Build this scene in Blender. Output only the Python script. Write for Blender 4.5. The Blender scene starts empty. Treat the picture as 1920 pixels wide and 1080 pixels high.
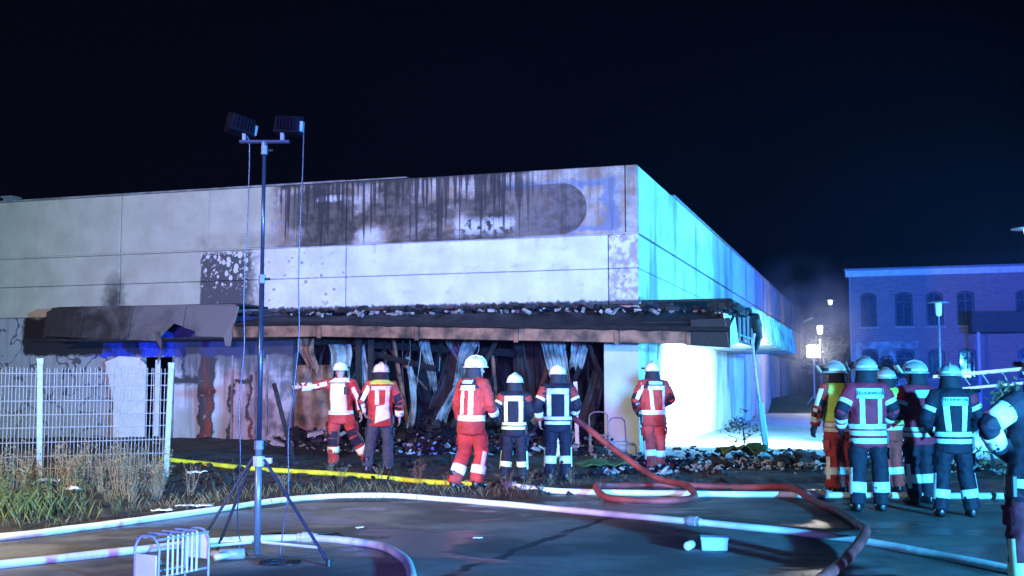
import bpy, math, random
from mathutils import Vector, Matrix, noise
from mathutils.bvhtree import BVHTree
random.seed(7)
R = math.radians
SC = bpy.context.scene
COL = SC.collection

# ------------------------------------------------------------------ camera, night sky, lights, exposure
cam_d = bpy.data.cameras.new('camera')
cam = bpy.data.objects.new('camera', cam_d); COL.objects.link(cam)
cam_d.sensor_width = 36.0; cam_d.lens = 39.37; cam_d.clip_end = 900
cam.location = (0, 0, 1.6); cam.rotation_euler = (R(90 + 4.764), 0, 0)
SC.camera = cam

W = bpy.data.worlds.new('World'); SC.world = W; W.use_nodes = True
wn = W.node_tree.nodes; wl = W.node_tree.links
bg = wn['Background']; bg.inputs['Strength'].default_value = 0.05
sky = wn.new('ShaderNodeTexSky'); sky.sky_type = 'NISHITA'; sky.sun_disc = False
sky.sun_elevation = R(-6); sky.sun_rotation = R(200)
wl.new(sky.outputs[0], bg.inputs['Color'])

sun_d = bpy.data.lights.new('moonlight', 'SUN'); sun_d.energy = 0.004; sun_d.angle = R(0.5); sun_d.color = (.8, .88, 1)
sun = bpy.data.objects.new('moonlight', sun_d); COL.objects.link(sun); sun.rotation_euler = (R(40), 0, R(20))

def spot(name, loc, aim, power, color, cone=60, blend=.6, size=.25):
    d = bpy.data.lights.new(name, 'SPOT'); d.energy = power; d.color = color
    d.spot_size = R(cone); d.spot_blend = blend; d.shadow_soft_size = size
    o = bpy.data.objects.new(name, d); COL.objects.link(o); o.location = loc
    o.rotation_euler = (Vector(aim) - Vector(loc)).to_track_quat('-Z', 'Y').to_euler()
    return o
# work light of the engine standing behind the camera (neutral) and its blue beacons to the right
spot('engine_floodlight', (-9, 4, 4.6), (-4.2, 23, 1.6), 11500, (1, .90, .70), 82, .75)
spot('blue_beacon_front', (.5, -14, 2.4), (-2.8, 25, 3.8), 80000, (.30, .20, 1), 28, .9, 1.2)
spot('cyan_beacon', (8.6, -2.5, 2.1), (3.8, 13, 1.5), 62000, (.05, .43, 1), 80, .85)
spot('side_floodlight', (15.5, 28, 3.2), (6, 33, 3.6), 26000, (.05, .42, 1), 165, .6, .3)
spot('added_wall_spot', (8.02, 26.42, .62), (4.6, 30.6, .5), 36000, (.55, .86, 1), 92, 1, .2)  # added spot, kept low and close so the canopy shades the upper wall
spot('blue_beacon_side', (20, 34, 3.4), (18, 58, 4.0), 32000, (.012, .06, 1), 140, .8)
SC.view_settings.view_transform = 'Standard'; SC.view_settings.look = 'None'
SC.view_settings.exposure = 0.0; SC.view_settings.gamma = 1.0
SC.cycles.use_denoising = True
SC.cycles.max_bounces = 5; SC.cycles.diffuse_bounces = 2; SC.cycles.glossy_bounces = 2
SC.cycles.sample_clamp_indirect = 4.0

# ------------------------------------------------------------------ materials
class NT:
    def __init__(s, name):
        s.m = bpy.data.materials.new(name); s.m.use_nodes = True
        s.t = s.m.node_tree; s.p = s.t.nodes['Principled BSDF']
        s.tc = s.t.nodes.new('ShaderNodeTexCoord')
    def link(s, a, b):
        if isinstance(a, bpy.types.NodeSocket): s.t.links.new(a, b)
        else: b.default_value = a if not isinstance(a, tuple) or len(a) != 3 or b.type != 'RGBA' else (*a, 1)
    def xyz(s, src='Object'):
        n = s.t.nodes.new('ShaderNodeSeparateXYZ'); s.t.links.new(s.tc.outputs[src], n.inputs[0]); return n.outputs
    def vec(s, x, y, z):
        n = s.t.nodes.new('ShaderNodeCombineXYZ')
        for i, a in enumerate((x, y, z)): s.link(a, n.inputs[i])
        return n.outputs[0]
    def op(s, o, a, b=0.0, c=0.0, clamp=False):
        n = s.t.nodes.new('ShaderNodeMath'); n.operation = o; n.use_clamp = clamp
        s.link(a, n.inputs[0]); s.link(b, n.inputs[1]); s.link(c, n.inputs[2]); return n.outputs[0]
    def mul(s, *a):
        r = a[0]
        for b in a[1:]: r = s.op('MULTIPLY', r, b)
        return r
    def add(s, *a):
        r = a[0]
        for b in a[1:]: r = s.op('ADD', r, b)
        return r
    def sub(s, a, b): return s.op('SUBTRACT', a, b)
    def mx(s, *a):
        r = a[0]
        for b in a[1:]: r = s.op('MAXIMUM', r, b)
        return r
    def ss(s, x, a, b):
        n = s.t.nodes.new('ShaderNodeMapRange'); n.interpolation_type = 'SMOOTHSTEP'
        s.link(x, n.inputs[0]); s.link(a, n.inputs[1]); s.link(b, n.inputs[2]); return n.outputs[0]
    def noise(s, vec, scale=1., detail=4., rough=.55, dist=0.):
        n = s.t.nodes.new('ShaderNodeTexNoise')
        if vec is not None: s.t.links.new(vec, n.inputs['Vector'])
        n.inputs['Scale'].default_value = scale; n.inputs['Detail'].default_value = detail
        n.inputs['Roughness'].default_value = rough; n.inputs['Distortion'].default_value = dist
        return n.outputs['Fac']
    def vor(s, vec, scale, out='Distance'):
        n = s.t.nodes.new('ShaderNodeTexVoronoi'); s.t.links.new(vec, n.inputs['Vector'])
        n.inputs['Scale'].default_value = scale; return n.outputs[out]
    def mix(s, f, a, b):
        n = s.t.nodes.new('ShaderNodeMix'); n.data_type = 'RGBA'
        s.link(f, n.inputs[0]); s.link(a, n.inputs[6]); s.link(b, n.inputs[7]); return n.outputs[2]
    def box(s, x, z, x0, x1, z0, z1, e=.03):
        return s.mul(s.ss(x, x0-e, x0+e), s.ss(x, x1+e, x1-e), s.ss(z, z0-e, z0+e), s.ss(z, z1+e, z1-e))
    def bump(s, h, strength=.3, dist=.02):
        n = s.t.nodes.new('ShaderNodeBump'); n.inputs['Strength'].default_value = strength
        n.inputs['Distance'].default_value = dist
        s.t.links.new(h, n.inputs['Height']); s.t.links.new(n.outputs[0], s.p.inputs['Normal'])
    def out(s, col, rough=.7, metal=0.):
        s.link(col, s.p.inputs['Base Color']); s.link(rough, s.p.inputs['Roughness']); s.link(metal, s.p.inputs['Metallic'])
        return s.m

def simple(name, col, rough=.6, metal=0., var=.35, scale=6., bump=0., dark=None, spec=None):
    t = NT(name); n = t.noise(t.tc.outputs['Object'], scale, 5)
    d = dark or tuple(c*(1-var) for c in col); l = tuple(min(1, c*(1+var*.5)) for c in col)
    t.out(t.mix(t.ss(n, .3, .7), d, l), t.add(rough-.08, t.mul(n, .16)), metal)
    if bump: t.bump(t.noise(t.tc.outputs['Object'], scale*5, 4), bump, .01)
    if spec is not None: t.p.inputs['Specular IOR Level'].default_value = spec
    return t.m
def emit(name, col, strength):
    t = NT(name); t.out(col, .5); t.p.inputs['Emission Color'].default_value = (*col, 1)
    t.p.inputs['Emission Strength'].default_value = strength; return t.m

M = {}
M['red'] = simple('red_cloth', (.50, .045, .035), .85, scale=5, bump=.3, dark=(.27, .03, .025))
M['red_dark'] = simple('dark_red_cloth', (.38, .02, .05), .8, var=.25, scale=9, bump=.15)
M['maroon'] = simple('maroon_cloth', (.10, .008, .02), .85, var=.3, scale=6, bump=.3)
M['navy'] = simple('navy_cloth', (.008, .009, .022), .8, var=.3, scale=9, bump=.15)
M['slate'] = simple('slate_trouser_cloth', (.05, .065, .085), .85, var=.25, scale=9, bump=.15)
M['tape'] = simple('silver_reflective_tape', (.88, .88, .85), .4, scale=9, dark=(.62, .62, .58))
M['ytape'] = simple('yellow_reflective_tape', (.80, .86, .45), .35, var=.1, scale=14)
M['vest'] = simple('yellow_vest_cloth', (.62, .78, .12), .7, var=.15, scale=9)
M['whitecloth'] = simple('white_cloth', (.86, .86, .78), .7, var=.08, scale=9)
M['patch'] = simple('pale_blue_patch', (.45, .70, .80), .4, var=.1, scale=10)
M['ink'] = simple('dark_print', (.02, .06, .16), .5)
M['helmet'] = simple('white_helmet_shell', (.80, .80, .77), .35, scale=9, dark=(.48, .47, .44))
M['helmet_silver'] = simple('silver_helmet_shell', (.62, .62, .64), .3, .35, var=.15, scale=7)
M['curtain'] = simple('neck_curtain_cloth', (.02, .022, .035), .8)
M['visor'] = simple('pale_visor_plastic', (.75, .85, .82), .12, var=.1)
M['skin'] = simple('skin', (.52, .30, .22), .5, var=.15, scale=12)
M['hair'] = simple('brown_hair', (.05, .03, .02), .6)
M['glove'] = simple('black_glove', (.02, .02, .022), .7)
M['glove_tan'] = simple('tan_glove', (.55, .33, .08), .7)
M['boot'] = simple('black_boot_leather', (.012, .012, .014), .35)
M['black'] = simple('black_rubber', (.012, .012, .014), .5)
M['alu'] = simple('brushed_aluminium', (.70, .72, .74), .4, .35, var=.15)
M['galv'] = simple('galvanised_steel', (.31, .32, .33), .5, .1, var=.2, scale=20)
M['steelblue'] = simple('painted_mast_steel', (.03, .045, .08), .3, .5, var=.15)
M['mastbase'] = simple('pale_mast_tube', (.13, .17, .20), .35, .4, var=.15)
M['lampblack'] = simple('black_lamp_housing', (.003, .003, .006), .7, spec=.03)
M['glass'] = simple('dark_lamp_glass', (.05, .07, .10), .05)
M['hosewhite'] = simple('white_woven_hose', (.74, .74, .71), .65, scale=1.7, bump=.4, dark=(.56, .55, .52))
M['hosegrey'] = simple('grey_woven_hose', (.50, .53, .56), .65, scale=1.9, bump=.4, dark=(.32, .33, .34))
M['hoseyellow'] = simple('yellow_hose', (.72, .74, .03), .6, scale=2.2, bump=.3, dark=(.42, .40, .03))
M['hosered'] = simple('dusty_red_hose', (.36, .06, .055), .6, scale=2.4, bump=.4, dark=(.16, .03, .03))
M['bluebox'] = simple('pale_blue_plastic', (.30, .55, .75), .4, var=.1)
M['plasticclear'] = simple('cloudy_clear_plastic', (.6, .65, .68), .1, var=.1)
M['paper'] = simple('torn_paper', (.75, .74, .7), .8, var=.2, scale=10)
M['char'] = simple('charred_timber', (.016, .014, .013), .75, var=.5, scale=12, bump=.5)
M['soot'] = simple('sooty_plaster', (.024, .023, .024), .85, var=.5, scale=3, bump=.3)
M['beam'] = simple('scorched_metal_beam', (.30, .15, .085), .65, .1, scale=2.6, bump=.5, dark=(.03, .022, .018))
M['fasciagrey'] = None
M['sheet'] = simple('smoked_corrugated_sheet', (.27, .36, .34), .6, .15, scale=2.6, bump=.4, dark=(.04, .05, .05))
M['timber'] = simple('pale_timber', (.45, .36, .24), .7, var=.3, scale=5, bump=.2)
M['whiteboard'] = simple('white_board', (.72, .72, .7), .55, var=.15, scale=3)
M['greenplastic'] = simple('green_plastic_sheet', (.12, .20, .05), .5, var=.4, scale=5)
M['weedstem'] = simple('dry_weed_stems', (.19, .155, .08), .85, var=.35, scale=5)
M['drygrass'] = simple('dry_grass_blades', (.13, .115, .05), .8, var=.4, scale=3)
M['weedgreen'] = simple('green_weed_leaves', (.085, .12, .03), .75, var=.4, scale=5)
M['bush'] = simple('dark_conifer_leaves', (.03, .045, .025), .8)
M['bark'] = simple('bark', (.06, .045, .03), .9)
M['lampglow'] = emit('lit_lamp_glass', (1, .93, .82), 9)
M['floodglow'] = emit('lit_floodlight_glass', (1, .97, .9), 55)
M['roof'] = simple('dark_roof_tiles', (.03, .03, .035), .7)
M['frame'] = simple('dark_window_frame', (.05, .05, .055), .5)
M['sill'] = simple('stone_sill', (.35, .34, .32), .8)
M['coping'] = simple('metal_coping', (.30, .30, .29), .55, .3, var=.5, scale=2)

def facade_material():
    t = NT('stained_render_facade'); x, y, z = t.xyz()
    w1 = t.noise(t.vec(t.mul(x, 1.6), y, t.mul(z, 1.6)), 1, 6)
    w2 = t.noise(t.vec(x, y, z), 5, 5)
    fine = t.noise(t.vec(x, y, z), 28, 4)
    xd = t.add(x, t.mul(t.sub(w2, .5), .55), t.mul(t.sub(w1, .5), .5)); zd = t.add(z, t.mul(t.sub(w2, .5), .35))
    cream = t.mix(t.ss(w1, .3, .7), (.38, .35, .255), (.47, .44, .33))
    streak = t.noise(t.vec(t.mul(x, 3.2), y, t.mul(z, .22)), 1, 5)
    cream = t.mix(t.mul(t.ss(streak, .58, .72), .35), cream, (.25, .24, .22))
    # lower band right of the joint: clean pale render
    pale = t.mix(t.ss(w1, .35, .7), (.58, .55, .56), (.72, .70, .72))
    pale = t.mix(t.mul(t.ss(t.noise(t.vec(x, y, t.mul(z, 1.6)), 2.6, 7, .7), .54, .70), .45), pale, (.36, .30, .30))
    pale = t.mix(t.mul(t.ss(t.add(streak, t.mul(t.sub(z, 4.9), .25)), .56, .66), .55), pale, (.40, .36, .40))
    spots = t.ss(t.vor(t.vec(x, t.mul(y, .2), t.mul(z, 1.1)), 4.5), .24, .17)
    spots = t.mul(spots, t.ss(w1, .44, .52))
    spot_area = t.mx(t.box(x, z, -10.0, -7.15, 3.4, 4.9, .3), t.box(x, z, -.68, .3, 3.3, 4.9, .05))
    pale = t.mix(t.mul(spots, spot_area, .8), pale, (.23, .17, .17))
    pale = t.mix(t.mul(t.box(x, z, -.68, .3, 3.2, 4.9, .03), t.ss(w2, .42, .6)), pale, (.36, .28, .29))
    low = t.mix(t.ss(xd, -9.9, -9.3), cream, pale)
    blis = t.ss(t.add(t.vor(t.vec(x, t.mul(y, .2), t.mul(z, .8)), 6.0), t.add(t.mul(t.sub(z, 4.2), -.22), t.mul(t.sub(w1, .5), .9))), .30, .20)
    sootpatch = t.mul(t.ss(t.add(x, t.mul(t.sub(w2, .5), .10)), -11.30, -11.24), t.ss(xd, -9.5, -10.0), t.ss(z, 3.2, 3.5), t.ss(z, 4.92, 4.78))
    blis = t.mx(blis, t.mul(t.ss(t.add(t.vor(t.vec(xd, t.mul(y, .2), zd), 11.), t.mul(t.sub(z, 4.25), -.25)), .33, .22), t.ss(w2, .42, .50)))
    low = t.mix(sootpatch, low, t.mix(blis, (.075, .07, .068), (.60, .57, .52)))
    # upper band: old sign ghost, soot and drips
    up = t.mix(t.ss(w1, .34, .66), (.26, .17, .125), (.46, .38, .34))
    up = t.mix(t.mul(t.ss(fine, .52, .62), t.ss(w1, .45, .6), .5), up, (.62, .58, .56))
    up = t.mix(t.mul(t.ss(w2, .5, .62), .5), up, (.24, .26, .34))
    bl = t.mx(t.box(xd, zd, -3.4, -.45, 6.02, 6.18, .05), t.box(xd, zd, -2.2, -.42, 4.98, 5.10, .03), t.box(xd, zd, -.80, -.45, 5.0, 6.2, .06))
    up = t.mix(t.mul(bl, .75), up, (.13, .17, .30))
    up = t.mix(t.mul(t.box(xd, zd, -8.1, -7.05, 4.8, 6.0, .15), .6), up, (.085, .10, .18))
    gloom = t.mul(t.ss(t.add(t.noise(t.vec(t.mul(x, .55), y, t.mul(z, .8)), 1, 5), t.mul(t.op('ABSOLUTE', t.sub(z, 5.4)), -.10)), .36, .47), t.ss(xd, -9.4, -8.4), t.ss(xd, -2.0, -3.4))
    up = t.mix(t.mul(gloom, .95), up, t.mix(t.ss(w2, .35, .65), (.035, .028, .022), (.11, .085, .07)))
    wh = t.mx(t.box(xd, zd, -6.9, -6.3, 4.95, 5.25, .12), t.mul(t.box(xd, zd, -4.3, -2.9, 5.08, 5.38, .12), t.ss(w2, .42, .5)), t.box(xd, zd, -8.0, -7.3, 6.0, 6.12, .04))
    up = t.mix(t.mul(wh, .85), up, (.58, .56, .60))
    dx = t.op('MAXIMUM', t.sub(t.op('ABSOLUTE', t.add(x, 3.0)), 1.25), 0.)
    dz = t.sub(z, 5.53)
    rr = t.op('SQRT', t.add(t.mul(dx, dx), t.mul(dz, dz)))
    oval = t.mul(t.ss(rr, .60, .575), t.ss(t.add(xd, t.mul(t.sub(w1, .5), 2.2)), -3.4, -1.9))
    up = t.mix(t.mul(oval, .92), up, t.mix(t.ss(w2, .35, .65), (.05, .038, .036), (.13, .10, .10)))
    drip_n = t.noise(t.vec(t.mul(x, 9.5), y, t.mul(z, .30)), 1, 3, .5)
    drip = t.mul(t.ss(t.add(drip_n, t.mul(t.sub(z, 6.45), .13)), .42, .50), t.ss(xd, -9.45, -8.9), t.add(.25, t.mul(.75, t.ss(xd, -2.0, -3.0))))
    up = t.mix(t.mul(drip, .92), up, (.028, .025, .025))
    up = t.mix(t.mul(t.ss(zd, 6.33, 6.47), t.ss(xd, -9.5, -9.2), t.ss(xd, -2.3, -2.7)), up, (.03, .028, .028))
    upper = t.mix(t.ss(xd, -9.5, -8.9), cream, up)
    stain = t.mul(t.box(xd, zd, -11.4, -8.4, 4.9, 5.25, .2), t.ss(w1, .4, .6))
    upper = t.mix(t.mul(stain, .55), upper, (.16, .12, .08))
    c = t.mix(t.ss(z, 4.89, 4.90), low, upper)
    # smoke plume over the canopy
    wid = t.add(.14, t.mul(t.sub(4.75, z), .30))
    pl = t.mul(t.ss(t.op('DIVIDE', t.op('ABSOLUTE', t.add(xd, 13.85)), wid), 1.25, .0), t.ss(z, 4.8, 3.7))
    c = t.mix(t.mul(pl, .93), c, (.035, .033, .03))
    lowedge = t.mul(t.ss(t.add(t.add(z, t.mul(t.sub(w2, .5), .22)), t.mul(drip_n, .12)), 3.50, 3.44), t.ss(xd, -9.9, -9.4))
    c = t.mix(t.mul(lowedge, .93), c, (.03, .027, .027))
    t.bump(t.add(fine, t.mul(w2, .6)), .25, .02)
    return t.out(c, .82)

def side_material():
    t = NT('pale_render_side_wall'); x, y, z = t.xyz()
    w1 = t.noise(t.vec(x, t.mul(y, .5), t.mul(z, 1.2)), 1.2, 6)
    c = t.mix(t.ss(w1, .3, .7), (.48, .49, .47), (.60, .61, .59))
    st = t.noise(t.vec(x, t.mul(y, .75), t.mul(z, .20)), 1, 6, .65)
    c = t.mix(t.mul(t.ss(st, .50, .66), .8), c, (.14, .15, .17))
    blk = t.mul(t.ss(t.noise(t.vec(x, t.mul(y, .22), t.mul(z, .05)), 1.7, 2), .52, .60), t.ss(y, 10, 14), .6)
    c = t.mix(blk, c, (.15, .17, .20))
    low = t.mul(t.ss(t.add(z, t.mul(w1, .6)), .75, .2), .55)
    c = t.mix(low, c, (.25, .23, .19))
    t.bump(t.noise(t.vec(x, y, z), 25, 4), .2, .02)
    return t.out(c, .8)

def lower_wall_material():
    t = NT('graffiti_lower_wall'); x, y, z = t.xyz()
    w1 = t.noise(t.vec(x, y, z), 1.7, 6); w2 = t.noise(t.vec(x, y, z), 6, 5)
    st = t.noise(t.vec(t.mul(x, 5), y, t.mul(z, .4)), 1, 5)
    xd = t.add(x, t.mul(t.sub(w1, .5), .55), t.mul(t.sub(w2, .5), .22)); zd = t.add(z, t.mul(t.sub(w1, .5), .45), t.mul(t.sub(w2, .5), .15))
    c = t.mix(t.ss(w1, .3, .7), (.50, .49, .50), (.66, .65, .68))
    c = t.mix(t.mul(t.ss(x, -12.9, -13.1), .8), c, (.26, .26, .27))
    c = t.mix(t.mul(t.ss(st, .5, .66), .6), c, (.20, .19, .18))
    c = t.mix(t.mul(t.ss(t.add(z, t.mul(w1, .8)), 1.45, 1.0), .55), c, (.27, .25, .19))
    lines = t.mx(t.box(xd, zd, -11.28, -10.80, -.1, 2.4, .03), t.box(xd, zd, -12.1, -10.85, 1.52, 1.72, .04), t.box(xd, zd, -10.40, -10.28, -.1, 1.5, .03),
                 t.box(xd, zd, -9.86, -9.74, .0, 1.75, .03), t.box(xd, zd, -10.3, -9.74, 1.5, 1.62, .03), t.box(xd, zd, -11.75, -11.68, 1.7, 2.3, .03))
    c = t.mix(t.mul(lines, t.ss(w2, .25, .4), .93), c, (.02, .018, .018))
    red = t.mx(t.box(xd, zd, -11.18, -10.90, .15, 2.4, .03), t.box(xd, zd, -9.84, -9.78, .1, 1.4, .02))
    c = t.mix(t.mul(red, t.ss(st, .62, .40), .95), c, (.30, .035, .02))
    scrib = t.mul(t.ss(t.op('ABSOLUTE', t.sub(t.noise(t.vec(x, y, z), 1.3, 2), .5)), .018, .008), t.ss(x, -13.0, -13.4))
    c = t.mix(t.mul(scrib, .85), c, (.04, .04, .05))
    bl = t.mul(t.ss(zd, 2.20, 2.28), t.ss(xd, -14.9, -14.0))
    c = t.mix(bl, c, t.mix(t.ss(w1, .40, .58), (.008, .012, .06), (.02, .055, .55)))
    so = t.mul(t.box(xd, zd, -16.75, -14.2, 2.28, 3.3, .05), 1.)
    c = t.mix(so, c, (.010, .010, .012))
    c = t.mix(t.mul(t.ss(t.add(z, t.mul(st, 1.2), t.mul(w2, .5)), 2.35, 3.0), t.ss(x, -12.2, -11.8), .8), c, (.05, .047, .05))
    so2 = t.mul(t.ss(xd, -11.0, -9.0), t.ss(w1, .40, .58))
    c = t.mix(t.mul(so2, .8), c, (.05, .045, .045))
    t.bump(t.noise(t.vec(x, y, z), 18, 4), .3, .02)
    return t.out(c, .75)

def canopy_fascia_material():
    t = NT('smoked_fascia_sheet'); x, y, z = t.xyz()
    w1 = t.noise(t.vec(x, y, z), 1.3, 6, .6, .6)
    c = t.mix(t.ss(t.add(t.mul(t.add(x, 13.5), .13), t.mul(w1, 1.1)), .45, .95), (.024, .019, .015), (.15, .128, .12))
    c = t.mix(t.mul(t.ss(y, 4, 8), t.ss(w1, .3, .5)), c, (.55, .56, .54))
    t.bump(t.noise(t.vec(x, y, z), 9, 4), .3, .03)
    return t.out(c, .6)

def asphalt_material():
    t = NT('worn_wet_asphalt'); x, y, z = t.xyz()
    v = t.vec(x, y, 0.)
    big = t.noise(v, .38, 5, .55, .4); mid = t.noise(v, 2.2, 5); fine = t.noise(v, 55, 3)
    wet = t.ss(t.noise(t.vec(t.mul(x, .5), y, 3.), .65, 5, .6, .8), .46, .57)
    c = t.mix(t.ss(t.add(big, t.mul(t.sub(mid, .5), .25)), .42, .56), (.085, .075, .066), (.23, .21, .19))
    c = t.mix(t.mul(t.ss(mid, .35, .7), .4), c, (.05, .046, .043))
    c = t.mix(t.mul(t.ss(fine, .58, .75), .45), c, (.20, .19, .18))
    c = t.mix(t.mul(wet, .6), c, (.020, .018, .017))
    crack = t.ss(t.op('ABSOLUTE', t.add(t.sub(x, .55), t.mul(t.sub(y, 12.), -.42), t.mul(t.sub(t.noise(v, 1.6, 3), .5), .35))), .075, .04)
    c = t.mix(t.mul(crack, t.ss(y, 14.3, 13.6)), c, (.02, .02, .022))
    t.bump(t.add(fine, t.mul(mid, .8)), .35, .012)
    return t.out(c, t.sub(.80, t.mul(wet, .52)))
def soil_material():
    t = NT('wet_ashy_soil'); x, y, z = t.xyz(); v = t.vec(x, y, z)
    a = t.noise(v, 1.1, 6); b = t.noise(v, 9, 5)
    c = t.mix(t.ss(a, .35, .65), (.022, .018, .014), (.075, .058, .042))
    c = t.mix(t.mul(t.ss(b, .55, .68), .5), c, (.14, .12, .10))
    t.bump(t.add(b, a), .8, .05)
    return t.out(c, .78)
def paving_material():
    t = NT('pale_concrete_paving'); x, y, z = t.xyz(); v = t.vec(x, y, 0.)
    a = t.noise(v, .8, 6); b = t.noise(v, 4.0, 6, .65)
    c = t.mix(t.ss(a, .3, .7), (.30, .30, .29), (.44, .44, .42))
    c = t.mix(t.mul(t.ss(b, .56, .64), .85), c, (.05, .05, .05))
    t.bump(t.noise(v, 30, 3), .3, .01)
    return t.out(c, .7)
def brick_material():
    t = NT('old_red_brickwork'); x, y, z = t.xyz()
    n = t.t.nodes.new('ShaderNodeTexBrick'); t.t.links.new(t.vec(x, z, 0.), n.inputs['Vector'])
    n.inputs['Scale'].default_value = 1.; n.inputs['Brick Width'].default_value = .25; n.inputs['Row Height'].default_value = .08
    n.inputs['Mortar Size'].default_value = .008
    n.inputs['Color1'].default_value = (.24, .14, .15, 1); n.inputs['Color2'].default_value = (.32, .20, .21, 1); n.inputs['Mortar'].default_value = (.27, .25, .25, 1)
    a = t.noise(t.vec(x, y, z), 1.2, 5)
    c = t.mix(t.mul(t.ss(a, .4, .7), .4), n.outputs[0], (.22, .17, .17))
    t.bump(t.noise(t.vec(x, y, z), 20, 3), .3, .01)
    return t.out(c, .85)

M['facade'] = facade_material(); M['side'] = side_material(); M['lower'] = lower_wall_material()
M['fasciagrey'] = canopy_fascia_material(); M['asphalt'] = asphalt_material(); M['soil'] = soil_material()
M['paving'] = paving_material(); M['brick'] = brick_material()
M['plaster'] = simple('patchy_plaster', (.36, .36, .36), .8, var=.5, scale=2, bump=.2)
M['dirtyfascia'] = simple('dirty_pale_fascia', (.34, .35, .35), .6, scale=2.2, bump=.4, dark=(.05, .05, .055))
M['polegrey'] = simple('dark_grey_pole_paint', (.10, .10, .11), .45)
M['lawn'] = simple('night_lawn', (.035, .06, .02), .9, var=.5, scale=12, bump=.6)

# ------------------------------------------------------------------ geometry helpers
def tag(o, label=None, cat=None, group=None, kind=None):
    if label: o['label'] = label
    if cat: o['category'] = cat
    if group: o['group'] = group
    if kind: o['kind'] = kind
    return o
def empty(name, loc=(0, 0, 0), rz=0., label=None, cat=None, group=None):
    o = bpy.data.objects.new(name, None); COL.objects.link(o); o.location = loc; o.rotation_euler = (0, 0, rz)
    o.empty_display_size = .1
    return tag(o, label, cat, group)
def link_mesh(name, me, parent=None):
    o = bpy.data.objects.new(name, me); COL.objects.link(o)
    if parent: o.parent = parent
    return o
def catmull(pts, sub=6):
    P = [Vector(p) for p in pts]; P = [2*P[0]-P[1]] + P + [2*P[-1]-P[-2]]; out = []
    for i in range(1, len(P)-2):
        a, b, c, d = P[i-1:i+3]
        for k in range(sub):
            t = k/sub
            out.append(.5*((2*b)+(c-a)*t+(2*a-5*b+4*c-d)*t*t+(3*b-a-3*c+d)*t**3))
    out.append(P[-2]); return out
class MB:
    def __init__(s): s.v = []; s.f = []
    def add(s, vs, fs):
        k = len(s.v); s.v += [Vector(p) for p in vs]; s.f += [[i+k for i in f] for f in fs]; return s
    def box(s, c, d, rz=0., rot=None, taper=1.):
        m = rot if rot is not None else Matrix.Rotation(rz, 3, 'Z'); c = Vector(c)
        vs = []
        for z in (-1, 1):
            k = taper if z > 0 else 1.
            for x, y in ((-1, -1), (1, -1), (1, 1), (-1, 1)): vs.append(c + m @ Vector((x*d[0]/2*k, y*d[1]/2*k, z*d[2]/2)))
        return s.add(vs, [(3, 2, 1, 0), (4, 5, 6, 7), (0, 1, 5, 4), (1, 2, 6, 5), (2, 3, 7, 6), (3, 0, 4, 7)])
    def rings(s, rg, cap=True, closed=True):
        n = len(rg[0]); vs = [p for r in rg for p in r]; fs = []
        for i in range(len(rg)-1):
            for j in range(n if closed else n-1):
                a = i*n+j; b = i*n+(j+1) % n; fs.append((a, b, b+n, a+n))
        if cap and closed: fs += [tuple(range(n))[::-1], tuple(range((len(rg)-1)*n, len(rg)*n))]
        return s.add(vs, fs)
    def tube(s, pts, r, n=8, cap=True, flat=1.):
        pts = [Vector(p) for p in pts]; rr = r if isinstance(r, (list, tuple)) else [r]*len(pts)
        t0 = (pts[1]-pts[0]).normalized(); up = Vector((0, 0, 1)) if abs(t0.z) < .9 else Vector((0, 1, 0))
        u = t0.cross(up).normalized(); rg = []
        for i, p in enumerate(pts):
            t = (pts[min(i+1, len(pts)-1)]-pts[max(i-1, 0)])
            t = t.normalized() if t.length > 1e-9 else t0
            u = (u - t*u.dot(t)).normalized(); w = t.cross(u)
            rg.append([p + (u*math.cos(2*math.pi*k/n) + w*math.sin(2*math.pi*k/n)*flat)*rr[i] for k in range(n)])
        return s.rings(rg, cap)
    def ell(s, c, d, n=10, m=7, rot=None):
        rg = []; c = Vector(c); mm = rot or Matrix.Identity(3)
        for i in range(m):
            a = -math.pi/2 + math.pi*(i+.02)/(m-1+.04); rg.append([c + mm @ Vector((d[0]*math.cos(a)*math.cos(2*math.pi*k/n), d[1]*math.cos(a)*math.sin(2*math.pi*k/n), d[2]*math.sin(a))) for k in range(n)])
        return s.rings(rg)
    def grid(s, rows):
        n = len(rows[0]); vs = [p for r in rows for p in r]
        return s.add(vs, [(i*n+j, i*n+j+1, (i+1)*n+j+1, (i+1)*n+j) for i in range(len(rows)-1) for j in range(n-1)])
    def extrude_poly(s, pts, off):
        n = len(pts); off = Vector(off); vs = [Vector(p) for p in pts] + [Vector(p)+off for p in pts]
        return s.add(vs, [tuple(range(n)), tuple(range(2*n-1, n-1, -1))] + [(i, i+n, (i+1) % n+n, (i+1) % n) for i in range(n)])
    def xf(s, m): s.v = [m @ p for p in s.v]; return s
    def mesh(s, name, mat, smooth=False):
        me = bpy.data.meshes.new(name); me.from_pydata([tuple(p) for p in s.v], [], s.f); me.materials.append(M[mat]); me.validate(); me.update()
        if smooth: me.polygons.foreach_set('use_smooth', [True]*len(me.polygons))
        return me
    def build(s, name, mat, parent=None, smooth=False, bevel=0.):
        o = link_mesh(name, s.mesh(name, mat, smooth), parent)
        if bevel:
            b = o.modifiers.new('bevel', 'BEVEL'); b.width = bevel; b.segments = 1; b.limit_method = 'ANGLE'
        return o
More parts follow.
